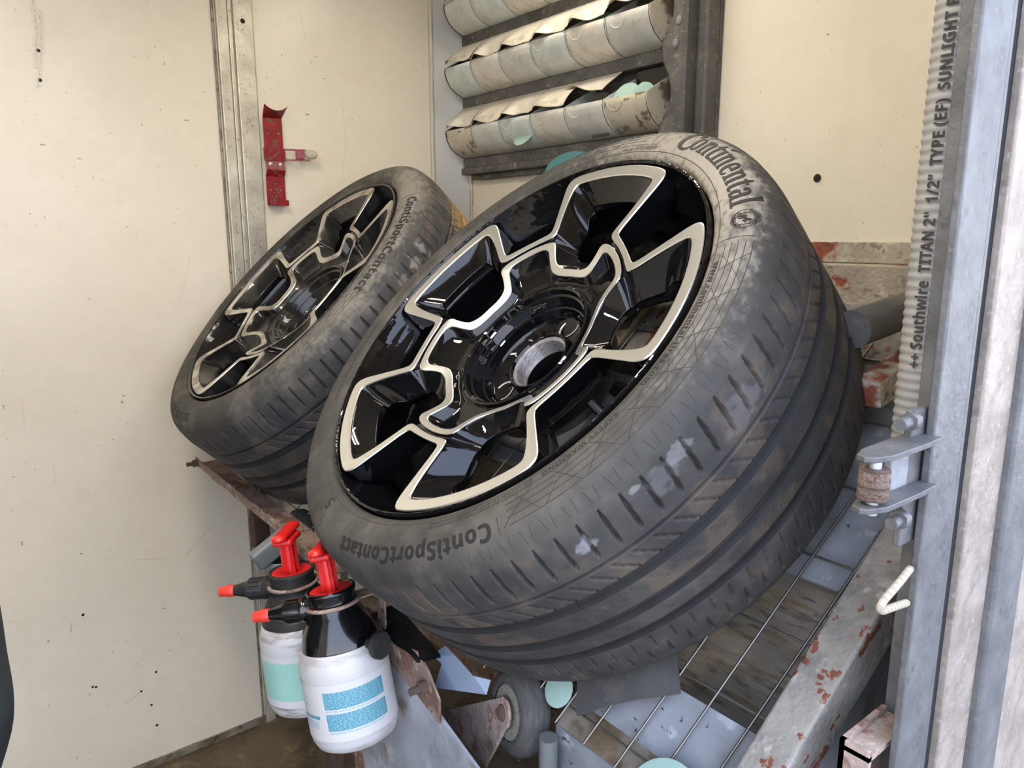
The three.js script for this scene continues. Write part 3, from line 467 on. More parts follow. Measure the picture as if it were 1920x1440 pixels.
// casters that carry the tires
function caster(dx) {
  const g = new THREE.Group(); g.name = 'caster'; bench.add(g);
  const ax = V3(-0.20, 0.16, 0.94).normalize(), m = new THREE.Matrix4().makeBasis(V3(0, 1, 0).cross(ax).normalize(), ax.clone().cross(V3(0, 1, 0).cross(ax).normalize()), ax).setPosition(1.262 + dx, 0.760, 0.760);
  const L = (pts) => lathe(pts, 40).applyMatrix4(m);
  part('caster_tire', L([[0.036, 0.020], [0.040, 0.0215], [0.047, 0.021], [0.054, 0.016], [0.0575, 0.008], [0.058, 0], [0.0575, -0.008], [0.054, -0.016], [0.047, -0.021], [0.036, -0.020]]), M.rubber, g, 'grey rubber caster tire');
  part('caster_hub', L([[0.001, 0.017], [0.019, 0.017], [0.021, 0.0195], [0.033, 0.0205], [0.0365, 0.0185], [0.0365, -0.02], [0.001, -0.02]]), M.casterHub, g);
  const f0 = V3(0, 0, 0.0245).applyMatrix4(m), n = ax;
  // fork plate in the plane across the axle: from the axle down to the rail
  const inv = m.clone().invert(); const A = V3(1.067 + dx, 0.651, 0.763).applyMatrix4(inv), B = V3(1.233 + dx, 0.672, 0.795).applyMatrix4(inv);
  const pts = []; for (let i = 0; i <= 8; i++) { const t = (100 - 150 * i / 8) * D2R; pts.push([Math.cos(t) * 0.021, Math.sin(t) * 0.021]); }
  pts.push([B.x, B.y], [A.x, A.y]);
  part('fork_plate', plate(pts, 0.004, 0.0006, [], 6).translate(0, 0, 0.0235).applyMatrix4(m), M.forkRust, g, 'rusty triangular caster fork');
  part('axle_cap', L([[0.0005, 0.0325], [0.008, 0.0315], [0.0105, 0.029], [0.0115, 0.0265]]), M.rust, g);
  part('fork_plate', plate(pts, 0.004, 0.0006, [], 6).translate(0, 0, -0.0275).applyMatrix4(m), M.rust, g);
}
caster(0); caster(-0.744);
// guide rollers on the slope
{
  const a = V3(1.52, 1.274, 0.47), b = V3(1.52, 1.292, 0.31), d = b.clone().sub(a).normalize();
  part('guide_roller', merge([muv(cyl(a, b, 0.0225, 0.0225, 28)), muv(cyl(b, b.clone().addScaledVector(d, 0.012), 0.008, 0.008, 12))]), M.rubber, bench, 'black guide roller with dusty end');
  const c = V3(1.545, 1.202, 0.47), e = V3(1.545, 1.252, 0.262);
  const bar = new THREE.BoxGeometry(0.03, 0.032, c.distanceTo(e)); bar.applyQuaternion(new THREE.Quaternion().setFromUnitVectors(V3(0, 0, 1), e.clone().sub(c).normalize())); bar.translate((c.x + e.x) / 2, (c.y + e.y) / 2, (c.z + e.z) / 2);
  part('roller_arm', muv(bar), M.rustPlate, bench, 'flaking steel roller arm');
  part('roller_bracket', plate([[0.25, 1.225], [0.275, 1.225], [0.285, 1.29], [0.295, 1.318], [0.278, 1.322], [0.255, 1.29]].map(([z, y]) => [-z, y]), 0.005, 0.0006).rotateY(Math.PI / 2).translate(1.533, 0, 0), M.darkRust, bench);
  part('roller_arm', slope(box(1.03, 1.062, 0.16, 0.42, -0.318, -0.302, 0.003)), M.aluDirty, bench);
  part('guide_roller', slope(cyl(V3(1.12, 0.15, -0.300), V3(1.13, 0.095, -0.300), 0.02, 0.02, 20)), M.darkRust, bench);
}
// ---------- loose things on the bench ----------
{ // rubber flap under the tire
  const f = slope(gridMesh(20, 10, (u, v) => { const x = 1.315 + 0.105 * u + 0.055 * v, vv = -0.275 + 0.085 * u - 0.075 * v; return V3(x, vv, -0.3065 + 0.010 * Math.sin(u * Math.PI) * v); }));
  const g = slope(gridMesh(20, 10, (u, v) => { const x = 1.315 + 0.105 * u + 0.055 * v, vv = -0.275 + 0.085 * u - 0.075 * v; return V3(x, vv, -0.3025 + 0.010 * Math.sin(u * Math.PI) * v); }));
  const e = slope(gridMesh(20, 1, (u, v) => V3(1.315 + 0.105 * u + 0.055, -0.275 + 0.085 * u - 0.075, -0.3065 + 0.004 * v + 0.010 * Math.sin(u * Math.PI))));
  const e2 = slope(gridMesh(10, 1, (u, v) => V3(1.42 + 0.055 * u, -0.19 - 0.075 * u, -0.3065 + 0.004 * v)));
  const o = thing('rubber_flap', 'dark grey rubber flap lying on the mesh under the clean wheel', 'rubber flap'); part('flap_sheet', merge([muv(f), muv(g), muv(e), muv(e2)]), M.rubber, o);
}
function patch(name, label, r, m, pos, nrm, group, bow = 0.1) { // round tire repair patch, slightly bowed
  const o = thing(name, label, 'repair patch', group); const g = lathe([[0.0002, 0.0012], [r * 0.5, 0.0012 - bow * r * 0.25], [r * 0.97, 0.0010 - bow * r], [r, -bow * r], [r * 0.97, -0.0006 - bow * r], [r * 0.5, -0.0006 - bow * r * 0.25], [0.0002, -0.0006]], 40);
  part('patch_disc', g, m, o); o.quaternion.setFromUnitVectors(V3(0, 0, 1), V3(...nrm).normalize()); o.position.copy(pos); return o;
}
patch('repair_patch', 'pale green round patch lying on the mesh beside the grey end beam', 0.046, M.patchPale, BP(1.515, -0.372, -0.303), [0, 0.70, 0.71], null, 0.06);
patch('repair_patch', 'pale green patch half hidden beneath the tread of the clean wheel', 0.022, M.patchPale, BP(1.322, -0.338, -0.309), [0, 0.6, 0.8], null, 0.06);
patch('repair_patch', 'pale green round patch seen through a window of the clean wheel', 0.036, M.patchPale, BP(1.115, -0.095, -0.306), [0, 0.70, 0.71], null, 0.05);
patch('repair_patch', 'teal oval patch leaning on the bottom strip of the storage rack', 0.062, M.patchTeal, V3(0.590, 1.533, 0.068), [0.06, 0.12, 1], null, 0.06).scale.set(1.5, 0.82, 1);
{ // crumpled clear blue plastic scraps tucked behind the rail
  const o = thing('plastic_scrap', 'crumpled blue grey plastic sheet wedged behind the rusty rail', 'plastic sheet');
  const S = (pts) => { const g = new THREE.BufferGeometry(); const p = []; for (let i = 1; i + 1 < pts.length; i++) for (const q of [pts[0], pts[i], pts[i + 1]]) p.push(...q); g.setAttribute('position', new THREE.Float32BufferAttribute(p, 3)); g.computeVertexNormals(); return muv(g); };
  part('sheet_fold', S([[1.180, 0.815, 0.83], [1.168, 0.775, 0.835], [1.21, 0.790, 0.828], [1.233, 0.818, 0.815], [1.20, 0.832, 0.82]]), M.plasticBlue, o);
  part('sheet_fold', S([[1.233, 0.818, 0.815], [1.21, 0.790, 0.828], [1.255, 0.800, 0.81], [1.251, 0.815, 0.80]]), M.plasticBlue, o);
  part('sheet_fold', S([[1.163, 0.822, 0.835], [1.180, 0.815, 0.83], [1.20, 0.832, 0.82], [1.175, 0.836, 0.82]]), M.plasticBlue, o);
}
{ // black rubber strip curling over the rail
  const o = thing('rubber_strip', 'black torn rubber strip curling over the rusty rail', 'rubber strip');
  const st = (o) => gridMesh(20, 6, (u, v) => { const A = V3(1.04, 0.836, 0.864).lerp(V3(1.172, 0.824, 0.864), u), B = V3(1.088, 0.868, 0.846).lerp(V3(1.198, 0.838, 0.842), u), p = A.lerp(B, v); p.y += o + 0.004 * Math.sin(u * 9) * (1 - v); p.z += 0.004 * Math.sin(v * Math.PI); return p; });
  const g = st(0), h = st(0.003);
  part('strip_sheet', merge([muv(g), muv(h)]), M.black, o);
}
{
  const o = thing('hose_fitting', 'grey pipe elbow in front of the blue front panel', 'pipe');
  part('elbow', tube([V3(1.245, 0.648, 0.872), V3(1.275, 0.672, 0.874), V3(1.31, 0.668, 0.876), V3(1.335, 0.63, 0.876)], 0.0125, 24, 14), M.greyPlastic, o);
  part('collar', cyl(V3(1.268, 0.669, 0.875), V3(1.285, 0.674, 0.876), 0.0155, 0.0155, 20), M.greyPlastic, o);
  const o2 = thing('drain_pipe', 'grey blue pipe standing in the trough beside the caster', 'pipe'); part('pipe_body', cyl(V3(1.345, 0.602, 0.782), V3(1.345, 0.778, 0.782), 0.0125, 0.0115, 20), M.greyPlastic, o2);
}
// ---------- storage rack with bins on the back wall ----------
const rack = thing('storage_rack', 'dark grey wall rack with rows of clear plastic scoop bins', 'storage rack');
const BX0 = 0.118, BPITCH = 0.1245, BINM = {};
{
  const mk = (sd, base, dirt, tr) => new THREE.MeshPhysicalMaterial({ map: rep(tex(256, (x, y) => { let c = base; const q = fbm(x * 5, y * 5, 5, 5, sd); c = c.map((a) => a * (0.88 + 0.22 * q)); const k = sm(0.55, 0.72, fbm(x * 9, y * 9, 9, 4, sd + 3)) * dirt; return mix3(c, [104, 90, 70], k); }), 0.2), roughness: 0.34, transmission: tr, thickness: 0, side: THREE.DoubleSide, clearcoat: 0.2 });
  BINM.clean = [mk(201, [226, 225, 214], 0.10, 0.2), mk(202, [220, 226, 219], 0.12, 0.2), mk(203, [228, 222, 208], 0.15, 0.18)];
  BINM.dirty = mk(204, [212, 202, 180], 0.8, 0.15); BINM.lid = [mk(205, [232, 225, 210], 0.10, 0.25), mk(206, [228, 220, 202], 0.2, 0.22)];
}
// side view of a bin: from the back bottom round the bulge to the top lip
const binProfile = (k) => { const T = [[-0.066, 0.030], [-0.064, 0.052], [-0.056, 0.074], [-0.042, 0.094], [-0.022, 0.107], [-0.004, 0.112], [0.006, 0.110]]; const f = k * (T.length - 1), i = Math.min(T.length - 2, Math.floor(f)), t = f - i; return [T[i][0] + (T[i + 1][0] - T[i][0]) * t, T[i][1] + (T[i + 1][1] - T[i][1]) * t]; };
part('back_panel', box(0.105, 0.965, 1.545, 2.17, 0.001, 0.012, 0.003), M.rackGrey, rack);
// right hand side frame: scalloped edge that follows the bins
{
  const pts = [[0.938, 1.572], [0.938, 2.17], [0.905, 2.17]];
  for (const y of [1.998, 1.833, 1.668]) for (const [dy, dx] of [[0.088, 0.012], [0.060, 0.020], [0.035, 0.045], [0.006, 0.060], [-0.02, 0.058], [-0.045, 0.036], [-0.064, 0.014], [-0.075, 0.006]]) pts.push([0.868 + dx * 0.55, y + dy]);
  pts.push([0.868, 1.572]); pts.reverse();
  part('side_frame', plate(pts, 0.075, 0.008).translate(0, 0, 0.012), M.rackGrey, rack, 'dusty dark grey scalloped side frame');
  part('frame_flange', box(0.936, 0.965, 1.56, 2.17, 0.010, 0.05, 0.008), M.rackGrey, rack);
}
for (const [r, y] of [1.998, 1.833, 1.668].entries()) {
  // shelf strip under the row, and cheeks between the bins
  part('shelf_strip', box(0.112, 0.87, y - 0.094, y - 0.066, 0.012, 0.050, 0.004), M.rackGrey, rack);
  for (let i = 0; i <= 6; i++) {
    const x = BX0 + BPITCH * i, pts = [[-0.012, -0.068]]; for (let k = 0; k <= 12; k++) { const [dy, z] = binProfile(k / 12); pts.push([-z - 0.001, dy]); } pts.push([-0.012, 0.06]); pts.reverse();
    part('bin_cheek', plate(pts, 0.0022, 0.0003).rotateY(Math.PI / 2).translate(x - 0.001, y, 0), i === 6 ? BINM.dirty : i === 0 ? M.rackGrey : BINM.clean[1], rack);
    if (i === 6) continue;
    const dirty = (r === 2 && (i === 0 || i === 5)), m = dirty ? BINM.dirty : BINM.clean[(i + r) % 3];
    const b = part('bin', gridMesh(10, 16, (u, v) => { const [dy, z] = binProfile(v), e = 1 - Math.pow(Math.abs(u * 2 - 1), 8), bulge = 0.003 * e; const p = V3(x + 0.0035 + (BPITCH - 0.007) * u, y + dy - 0.3 * bulge, z + bulge); p.u = u * BPITCH; p.v = v * 0.13; return p; }), m, rack, dirty ? 'stained clear scoop bin' : 'clear scoop bin');
    // moulded thumb ring on the front
    part('thumb_ring', gridMesh(24, 2, (u, v) => { const t = (200 + 140 * u) * D2R, rr = 0.024 + (v - 0.5) * 0.004; const px_ = 0.036 + Math.cos(t) * rr, py_ = 0.002 + Math.sin(t) * rr; const k = 0.86 + py_ / 0.13; const [, z] = binProfile(Math.max(0, Math.min(1, k))); return V3(x + px_, y + py_, z + 0.003 + (v === 0.5 ? 0.0016 : 0)); }), m, b);
    // lid: wavy sheet from the back panel down to the lip, its tab lifted and curled
    const missing = (r === 2 && i >= 5) || (r === 1 && i === 6); if (missing) continue;
    const lift = [[0, 0, 0.004, 0.010, 0.016, 0.004], [0.012, 0.002, 0.004, 0.006, 0.012, 0.03], [0.006, 0.004, 0.010, 0.012, 0.034, 0.0]][r][i];
    const lid = (o) => gridMesh(22, 14, (u, v) => {
      const tab = Math.exp(-(((u - 0.30) / 0.17) ** 2)), w = v * v; let z = 0.051 + 0.063 * v + 0.010 * Math.sin(v * Math.PI) + 0.017 * tab * w, yy = y + 0.071 - 0.066 * v + lift * 0.6 * w + 0.007 * tab * w * w - 0.0012 * Math.sin(u * 9 + i * 2) * w + (r === 2 && i === 4 ? 0.02 * w * (1 - u) : 0);
      const p = V3(x + 0.002 + (BPITCH - 0.004) * u, yy + o, z); p.u = u * BPITCH; p.v = v * 0.12; return p; });
    part('bin_lid', merge([lid(0), lid(-0.0012)]), BINM.lid[(i + r) % 2], rack, 'clear wavy bin lid with a curled tab');
  }
}
part('bottom_strip', merge([box(0.105, 0.88, 1.557, 1.576, 0.010, 0.052, 0.004), box(0.135, 0.90, 1.543, 1.557, 0.004, 0.030, 0.003)]), M.rackGrey, rack);
for (const [x, y] of [[0.915, 1.758], [0.922, 1.80], [0.36, 1.566]]) part('frame_screw', new THREE.SphereGeometry(0.007, 14, 8).scale(1, 1.3, 0.35).translate(x, y, x > 0.5 ? 0.0875 : 0.053), M.casterHub, rack);
// dark cards standing in the open bins
{ const o = thing('dark_card', 'black card standing in the open end bin of the bottom row', 'card'); part('card', box(0.765, 0.853, 1.605, 1.742, 0.030, 0.033, 0.0006), M.blackPlastic, o); part('card_edge', box(0.765, 0.853, 1.742, 1.750, 0.030, 0.034, 0.0006), BINM.clean[0], o);
  const o2 = thing('dark_card', 'black card behind the half open lid next to the end bin', 'card'); part('card', box(0.668, 0.722, 1.605, 1.70, 0.070, 0.073, 0.0006), M.blackPlastic, o2); }
patch('repair_patch', 'pale mint round patch standing in the open end bin of the bottom row', 0.040, M.patchPale, V3(0.782, 1.668, 0.086), [0.1, 0.25, 1], null, 0.05);
for (let i = 0; i < 3; i++) { patch('repair_patch', 'small pale mint patch stacked upright at the right of the open end bin', 0.019, M.patchPale, V3(0.822 + 0.010 * i, 1.672 + 0.004 * i, 0.088), [0.75, 0.2, 0.6], 'small patches in the end bin', 0.05); }
patch('repair_patch', 'green round patch poking out of the middle row of bins', 0.034, M.patchGreen, V3(0.70, 1.838, 0.080), [0.2, 0.5, 0.8], null, 0.05);
patch('repair_patch', 'pale aqua patch under the torn lids of the bottom row', 0.040, M.patchPale, V3(0.445, 1.640, 0.090), [0, 0.5, 0.8], null, 0.05);
// ---------- pump spray bottles ----------
function sprayLabel(green) { // printed instruction panels
  const c = document.createElement('canvas'); c.width = 1024; c.height = 512; const x = c.getContext('2d'); x.fillStyle = '#bebcba'; x.fillRect(0, 0, 1024, 512);
  const col = green ? '#7fb5a0' : '#2f7f92';
  const block = (x0, y0, w, h) => { x.fillStyle = col; x.fillRect(x0, y0, w, h); x.fillStyle = '#b9c6c8'; for (let yy = y0 + 4; yy < y0 + h - 4; yy += 8) { let xx = x0 + 4; while (xx < x0 + w - 8) { const l = 4 + rnd() * 16; x.fillRect(xx, yy, Math.min(l, x0 + w - 6 - xx), 2.4); xx += l + 4; } } };
  const lines = (x0, y0, w, n) => { x.fillStyle = green ? '#6fa894' : '#2f8fa8'; for (let i = 0; i < n; i++) { let xx = x0; while (xx < x0 + w - 6) { const l = 6 + rnd() * 14; x.fillRect(xx, y0 + i * 9, Math.min(l, x0 + w - xx), 3.4); xx += l + 4; } } };
  if (green) { for (const o of [60, 560]) block(o, 60, 400, 380); } else { for (const o of [0, 512]) { block(o + 250, 70, 230, 150); lines(o + 252, 232, 190, 2); block(o + 250, 262, 230, 150); lines(o + 252, 424, 210, 2); x.strokeStyle = '#2f8fa8'; x.lineWidth = 2; x.strokeRect(o + 70, 110, 26, 40); x.strokeRect(o + 70, 170, 26, 40); lines(o + 110, 120, 70, 2); lines(o + 110, 182, 70, 3); block(o + 70, 280, 150, 30); lines(o + 70, 330, 140, 8); } }
  const t = new THREE.CanvasTexture(c); t.colorSpace = THREE.SRGBColorSpace; t.wrapS = THREE.RepeatWrapping; return t;
}
const dirtyWhite = (sd, k) => new THREE.MeshPhysicalMaterial({ map: tex(512, (x, y) => { let c = [184, 182, 180]; const d = sm(0.5, 0.75, fbm(x * 8, y * 8, 8, 5, sd)) * k; return mix3(c, [120, 108, 100], d); }), roughness: 0.38, clearcoat: 0.15 });
function sprayer(pos, tilt, turn, label, green) {
  const g = thing('pump_sprayer', label, 'spray bottle', 'pump spray bottles', pos); g.rotation.set(tilt[0], 0, tilt[1]); g.scale.set(1, 0.8, 1);
  const inner = new THREE.Group();
  const body = lathe([[0.0005, 0.006], [0.03, 0.002], [0.045, 0.003], [0.054, 0.010], [0.058, 0.022], [0.059, 0.04], [0.059, 0.135], [0.0575, 0.15], [0.0545, 0.163], [0.051, 0.170]], 56).rotateX(-Math.PI / 2);
  part('bottle_body', body, dirtyWhite(green ? 301 : 302, green ? 0.8 : 0.3), g, green ? 'smudged white bottle body' : 'white bottle body');
  const lab = gridMesh(56, 6, (u, v) => { const t = turn - u * Math.PI * 2; const p = V3(Math.cos(t) * 0.0595, 0.032 + 0.095 * v, Math.sin(t) * 0.0595); p.u = u; p.v = v; return p; });
  part('printed_label', lab, new THREE.MeshPhysicalMaterial({ map: sprayLabel(green), roughness: 0.4 }), g, green ? 'faded green instruction print' : 'turquoise instruction print');
  part('shoulder_cap', lathe([[0.051, 0.168], [0.0515, 0.172], [0.050, 0.18], [0.046, 0.198], [0.036, 0.222], [0.031, 0.232], [0.030, 0.245], [0.033, 0.256], [0.0335, 0.262], [0.029, 0.262], [0.026, 0.256]], 48).rotateX(-Math.PI / 2), green ? M.blackPlasticDusty : M.blackPlastic, g, 'black pump shoulder');
  part('pump_collar', lathe([[0.010, 0.254], [0.028, 0.254], [0.0295, 0.259], [0.026, 0.2615], [0.010, 0.258]], 36).rotateX(-Math.PI / 2), M.red, g, 'red pump collar');
  // T handle with ribbed shaft
  const hd = []; for (let i = 0; i < 4; i++) { const t = i * Math.PI / 2; hd.push(muv(new THREE.BoxGeometry(0.004, 0.075, 0.014).translate(0, 0.292, 0.005).rotateY(t))); } hd.push(muv(cyl(V3(0, 0.255, 0), V3(0, 0.33, 0), 0.0075)));
  hd.push(muv(new THREE.CapsuleGeometry(0.011, 0.062, 6, 16).rotateX(Math.PI / 2).scale(1, 0.7, 1).translate(0, 0.333, 0).rotateY(0.9)), muv(new RoundedBoxGeometry(0.030, 0.014, 0.05, 3, 0.006).translate(0, 0.321, 0).rotateY(0.9)));
  part('pump_handle', merge(hd), M.red, g, 'red T shaped pump handle');
  // nozzle: neck, ribbed nut, taper, red tip
  const nz = new THREE.Group(); nz.name = 'nozzle'; nz.position.set(0, 0.232, 0); nz.rotation.y = -2.25; nz.scale.set(1, 1.25, 1); g.add(nz);
  const ax = (pts, seg = 28) => lathe(pts.map(([r, l]) => [r, l]), seg).rotateY(Math.PI / 2).rotateZ(0.0);
  part('nozzle_neck', ax([[0.015, 0.020], [0.0135, 0.036], [0.0165, 0.037], [0.0165, 0.043], [0.014, 0.044]]), green ? M.blackPlasticDusty : M.blackPlastic, nz);
  const ribs = [ax([[0.0145, 0.044], [0.0145, 0.066], [0.012, 0.069], [0.009, 0.082], [0.0075, 0.090]])]; for (let i = 0; i < 14; i++) { const t = i / 14 * Math.PI * 2; ribs.push(muv(new THREE.BoxGeometry(0.018, 0.002, 0.0026).translate(0.055, 0.0152, 0).rotateX(t))); }
  part('nozzle_nut', merge(ribs.map((q) => muv(q))), green ? M.blackPlasticDusty : M.blackPlastic, nz, 'ribbed black nozzle nut');
  part('nozzle_tip', ax([[0.0078, 0.088], [0.0088, 0.090], [0.0088, 0.098], [0.0078, 0.099], [0.0072, 0.110], [0.0050, 0.111], [0.003, 0.107]]), M.redNozzle, nz, 'red nozzle tip');
  // relief knob on the side
  const kb = new THREE.Group(); kb.name = 'relief_knob'; kb.position.set(0, 0.168, 0); kb.rotation.y = 0.38; kb.scale.set(1, 1.25, 1); g.add(kb);
  part('knob_stem', ax([[0.007, 0.045], [0.007, 0.062], [0.009, 0.063], [0.009, 0.066]]), M.blackPlasticDusty, kb); part('knob_disc', ax([[0.001, 0.066], [0.0165, 0.066], [0.018, 0.068], [0.018, 0.074], [0.0165, 0.076], [0.001, 0.0745]]), M.blackPlasticDusty, kb);
  // hanger: a ring under the collar and a flat strap back to the rail
  const nk = V3(0, 0.236 * 0.8, 0).applyEuler(g.rotation).add(g.position), rg = new THREE.TorusGeometry(0.0345, 0.0028, 8, 36).rotateX(Math.PI / 2).applyQuaternion(g.quaternion).translate(nk.x, nk.y, nk.z);
  part('bottle_hanger', merge([muv(rg), box(nk.x - 0.011, nk.x + 0.011, nk.y - 0.002, nk.y + 0.001, 0.8625, nk.z - 0.031, 0.0006), box(nk.x - 0.011, nk.x + 0.011, 0.836, nk.y + 0.001, 0.8615, 0.8645, 0.0006)]), M.rust, bench, 'rusty ring and strap holding a spray bottle');
  return g;
}
sprayer([1.116, 0.712, 0.926], [0.05, 0.21], 2.5, 'white pump spray bottle with turquoise print and red pump handle, nearer the rusty caster fork', false);
sprayer([0.980, 0.694, 0.936], [0.04, 0.12], 2.55, 'smudged white pump spray bottle with green print, behind the turquoise printed one', true);
{ // grey plastic cap of a third bottle behind
  const o = thing('trigger_sprayer', 'grey plastic trigger spray head behind the green printed spray bottle', 'spray head', null, [0.822, 0.808, 0.912]);
  part('neck', lathe([[0.022, 0], [0.024, 0.02], [0.02, 0.03], [0.021, 0.05], [0.017, 0.052]], 28).rotateX(-Math.PI / 2), M.greyPlastic, o); part('head', muv(new RoundedBoxGeometry(0.022, 0.034, 0.07, 3, 0.006).rotateX(0.5).translate(0, 0.075, 0.012)), M.greyPlastic, o);
  part('bottle', lathe([[0.001, -0.16], [0.034, -0.16], [0.038, -0.15], [0.038, -0.05], [0.024, -0.005], [0.022, 0.002]], 32).rotateX(-Math.PI / 2), M.greyPlastic, o);
}
// ---------- red extinguisher bracket on the left wall ----------
{
  const b = thing('extinguisher_bracket', 'empty red steel extinguisher bracket on the left wall', 'bracket', null, [0.001, 1.575, 0.57]); b.scale.set(1, 0.88, 0.88);
  const seg = (y0, y1, x0, x1, w, m, holes = []) => { const L = Math.hypot(y1 - y0, x1 - x0), g = plate([[-w / 2, 0], [w / 2, 0], [w / 2, L], [-w / 2, L]], 0.0022, 0.0004, holes, 12); g.rotateX(-Math.atan2(x1 - x0, y1 - y0) * -1); g.rotateY(Math.PI / 2); return g.translate(x0, y0, 0); };
  const W = 0.056;
  part('strap', seg(0.005, 0.118, 0.010, 0.010, W, 0, [[-0.014, 0.072, 0.0036], [0.016, 0.072, 0.0036], [0.002, 0.052, 0.0036]]), M.bracketRed, b);
  part('strap', seg(-0.028, 0.005, 0.018, 0.010, W, 0), M.bracketRed, b);
  part('strap', seg(-0.046, -0.028, 0.008, 0.018, W, 0), M.bracketRed, b);
  part('strap', seg(-0.128, -0.046, 0.008, 0.008, W, 0, [[0, 0.062, 0.0036], [-0.015, 0.044, 0.0036], [0.015, 0.044, 0.0036], [0, 0.026, 0.0036]]), M.bracketRed, b);
  part('foot', merge([box(0.008, 0.03, -0.130, -0.1275, -W / 2, W / 2, 0.0008), box(0.028, 0.0305, -0.130, -0.114, -W / 2, W / 2, 0.0008)]), M.bracketRed, b, 'bent bottom foot');
  // flared top hook
  part('top_hook', gridMesh(14, 8, (u, v) => { const z = (u - 0.5) * W * (1 + 0.25 * v); return V3(0.010 + 0.034 * v, 0.118 + 0.016 * v + 0.016 * v * Math.pow(Math.abs(u * 2 - 1), 2), z); }), M.bracketRed, b, 'flared red top hook');
  part('band', merge([box(0.012, 0.016, 0.018 - 0.02, 0.018 + 0.016, -W / 2 - 0.004, W / 2 + 0.004, 0.001)]), M.bracketRed, b, 'red clamp band');
  const arm = new THREE.Group(); arm.name = 'clamp_lever'; arm.position.set(0.014, 0.017, -0.030); arm.rotation.y = -0.35; b.add(arm);
  part('lever_side', box(0, 0.003, -0.017, -0.012, -0.07, 0, 0.0008), M.bracketRed, arm); part('lever_side', box(0, 0.003, 0.012, 0.017, -0.06, 0, 0.0008), M.bracketRed, arm); part('lever_plate', box(0.004, 0.012, -0.012, 0.012, -0.055, -0.030, 0.002), M.bracketRed, arm);
  part('lever_tip', new THREE.CapsuleGeometry(0.013, 0.010, 5, 14).rotateX(Math.PI / 2).scale(0.55, 1, 1).translate(0.004, 0.002, -0.074), std(0xb9b096, 0.6), arm, 'cream rubber tip');
  for (const z of [-0.015, 0.015]) part('screw', new THREE.SphereGeometry(0.0058, 12, 8).scale(0.45, 1, 1).translate(0.0165, -0.012, z), M.bolt, b);
}
// ---------- door side hardware ----------
const NV = (x, z, y0, y1, w, d) => box(x - d, x, y0, y1, z, z + w, 0.002);
{
  const t = thing('door_track', 'galvanised vertical roll-up door track with a rusty roller bracket', 'door track');
  part('track_face', box(1.692, 1.70, 0, 2.15, 0.612, 0.670, 0.002), M.zinc, t, 'grey galvanised track');
  part('track_return', box(1.66, 1.70, 0, 2.15, 0.606, 0.613, 0.001), M.zinc, t);
  // roller bracket: two plates, roller, bolts
  const up = [[0.668, 0.012], [0.70, 0.013], [0.755, 0.012], [0.772, 0.006], [0.776, 0], [0.772, -0.008], [0.755, -0.013], [0.70, -0.014], [0.668, -0.014]];
  const leaf = (y) => plate(up.map(([z, x]) => [x, -z]).reverse(), 0.0045, 0.0006).rotateX(-Math.PI / 2).translate(1.694, y - 0.00225, 0);
  const br = part('bracket_leaf', leaf(1.2155), M.zinc, t, 'painted grey bracket leaf'); part('bracket_leaf', leaf(1.1745), M.zinc, t);
  part('bracket_plate', box(1.683, 1.690, 1.12, 1.240, 0.655, 0.690, 0.002), M.zinc, t);
  part('bracket_plate', box(1.6835, 1.6895, 1.160, 1.2135, 0.68, 0.72, 0.002), M.bluePanel, t);
  part('roller', toCreasedNormals(new THREE.LatheGeometry([[0.001, 0], [0.0108, 0], [0.0116, 0.0015], [0.0116, 0.009], [0.0110, 0.0105], [0.0116, 0.012], [0.0116, 0.0235], [0.0110, 0.025], [0.001, 0.025]].map(([r, y]) => new THREE.Vector2(r, y)), 28), 0.6).translate(1.694, 1.1805, 0.757), M.rust, t, 'rusty brown roller');
  part('roller_pin', cyl(V3(1.694, 1.168, 0.757), V3(1.694, 1.2175, 0.757), 0.0045), M.bolt, t);
  const bolt = (y, z, l) => merge([muv(cyl(V3(1.690, y, z), V3(1.690, y, z + 0.009), 0.0085, 0.0085, 6)), muv(cyl(V3(1.690, y, z + 0.008), V3(1.690, y, z + l), 0.0052, 0.0052, 14))]);
  part('bracket_bolt', bolt(1.232, 0.690, 0.024), M.zinc, t); part('bracket_bolt', bolt(1.147, 0.690, 0.021), M.zinc, t, 'bolt with a worn bright tip');
}
{
  const o = thing('wire_hook', 'bent wire hook with flaking cream paint beside the door track', 'hook'); part('hook_wire', new THREE.TubeGeometry(new THREE.CatmullRomCurve3([V3(1.694, 1.098, 0.674), V3(1.697, 1.094, 0.70), V3(1.698, 1.087, 0.728), V3(1.698, 1.082, 0.734), V3(1.697, 1.077, 0.727), V3(1.694, 1.066, 0.674)], false, 'catmullrom', 0.1), 40, 0.0034, 8, false), steel([226, 216, 190], [[[96, 78, 58], 16, 0.56, 0.62, 0.95]], { seed: 31, rough: 0.6, m: 0.06 }), o);
  const o3 = thing('steel_box_bracket', 'rust stained open steel box at the foot of the door track', 'bracket'); part('box_shell', merge([box(1.66, 1.665, 0.84, 0.925, 0.618, 0.70), box(1.66, 1.688, 0.84, 0.925, 0.695, 0.70), box(1.66, 1.688, 0.915, 0.92, 0.618, 0.70)]), M.forkRust, o3);
}
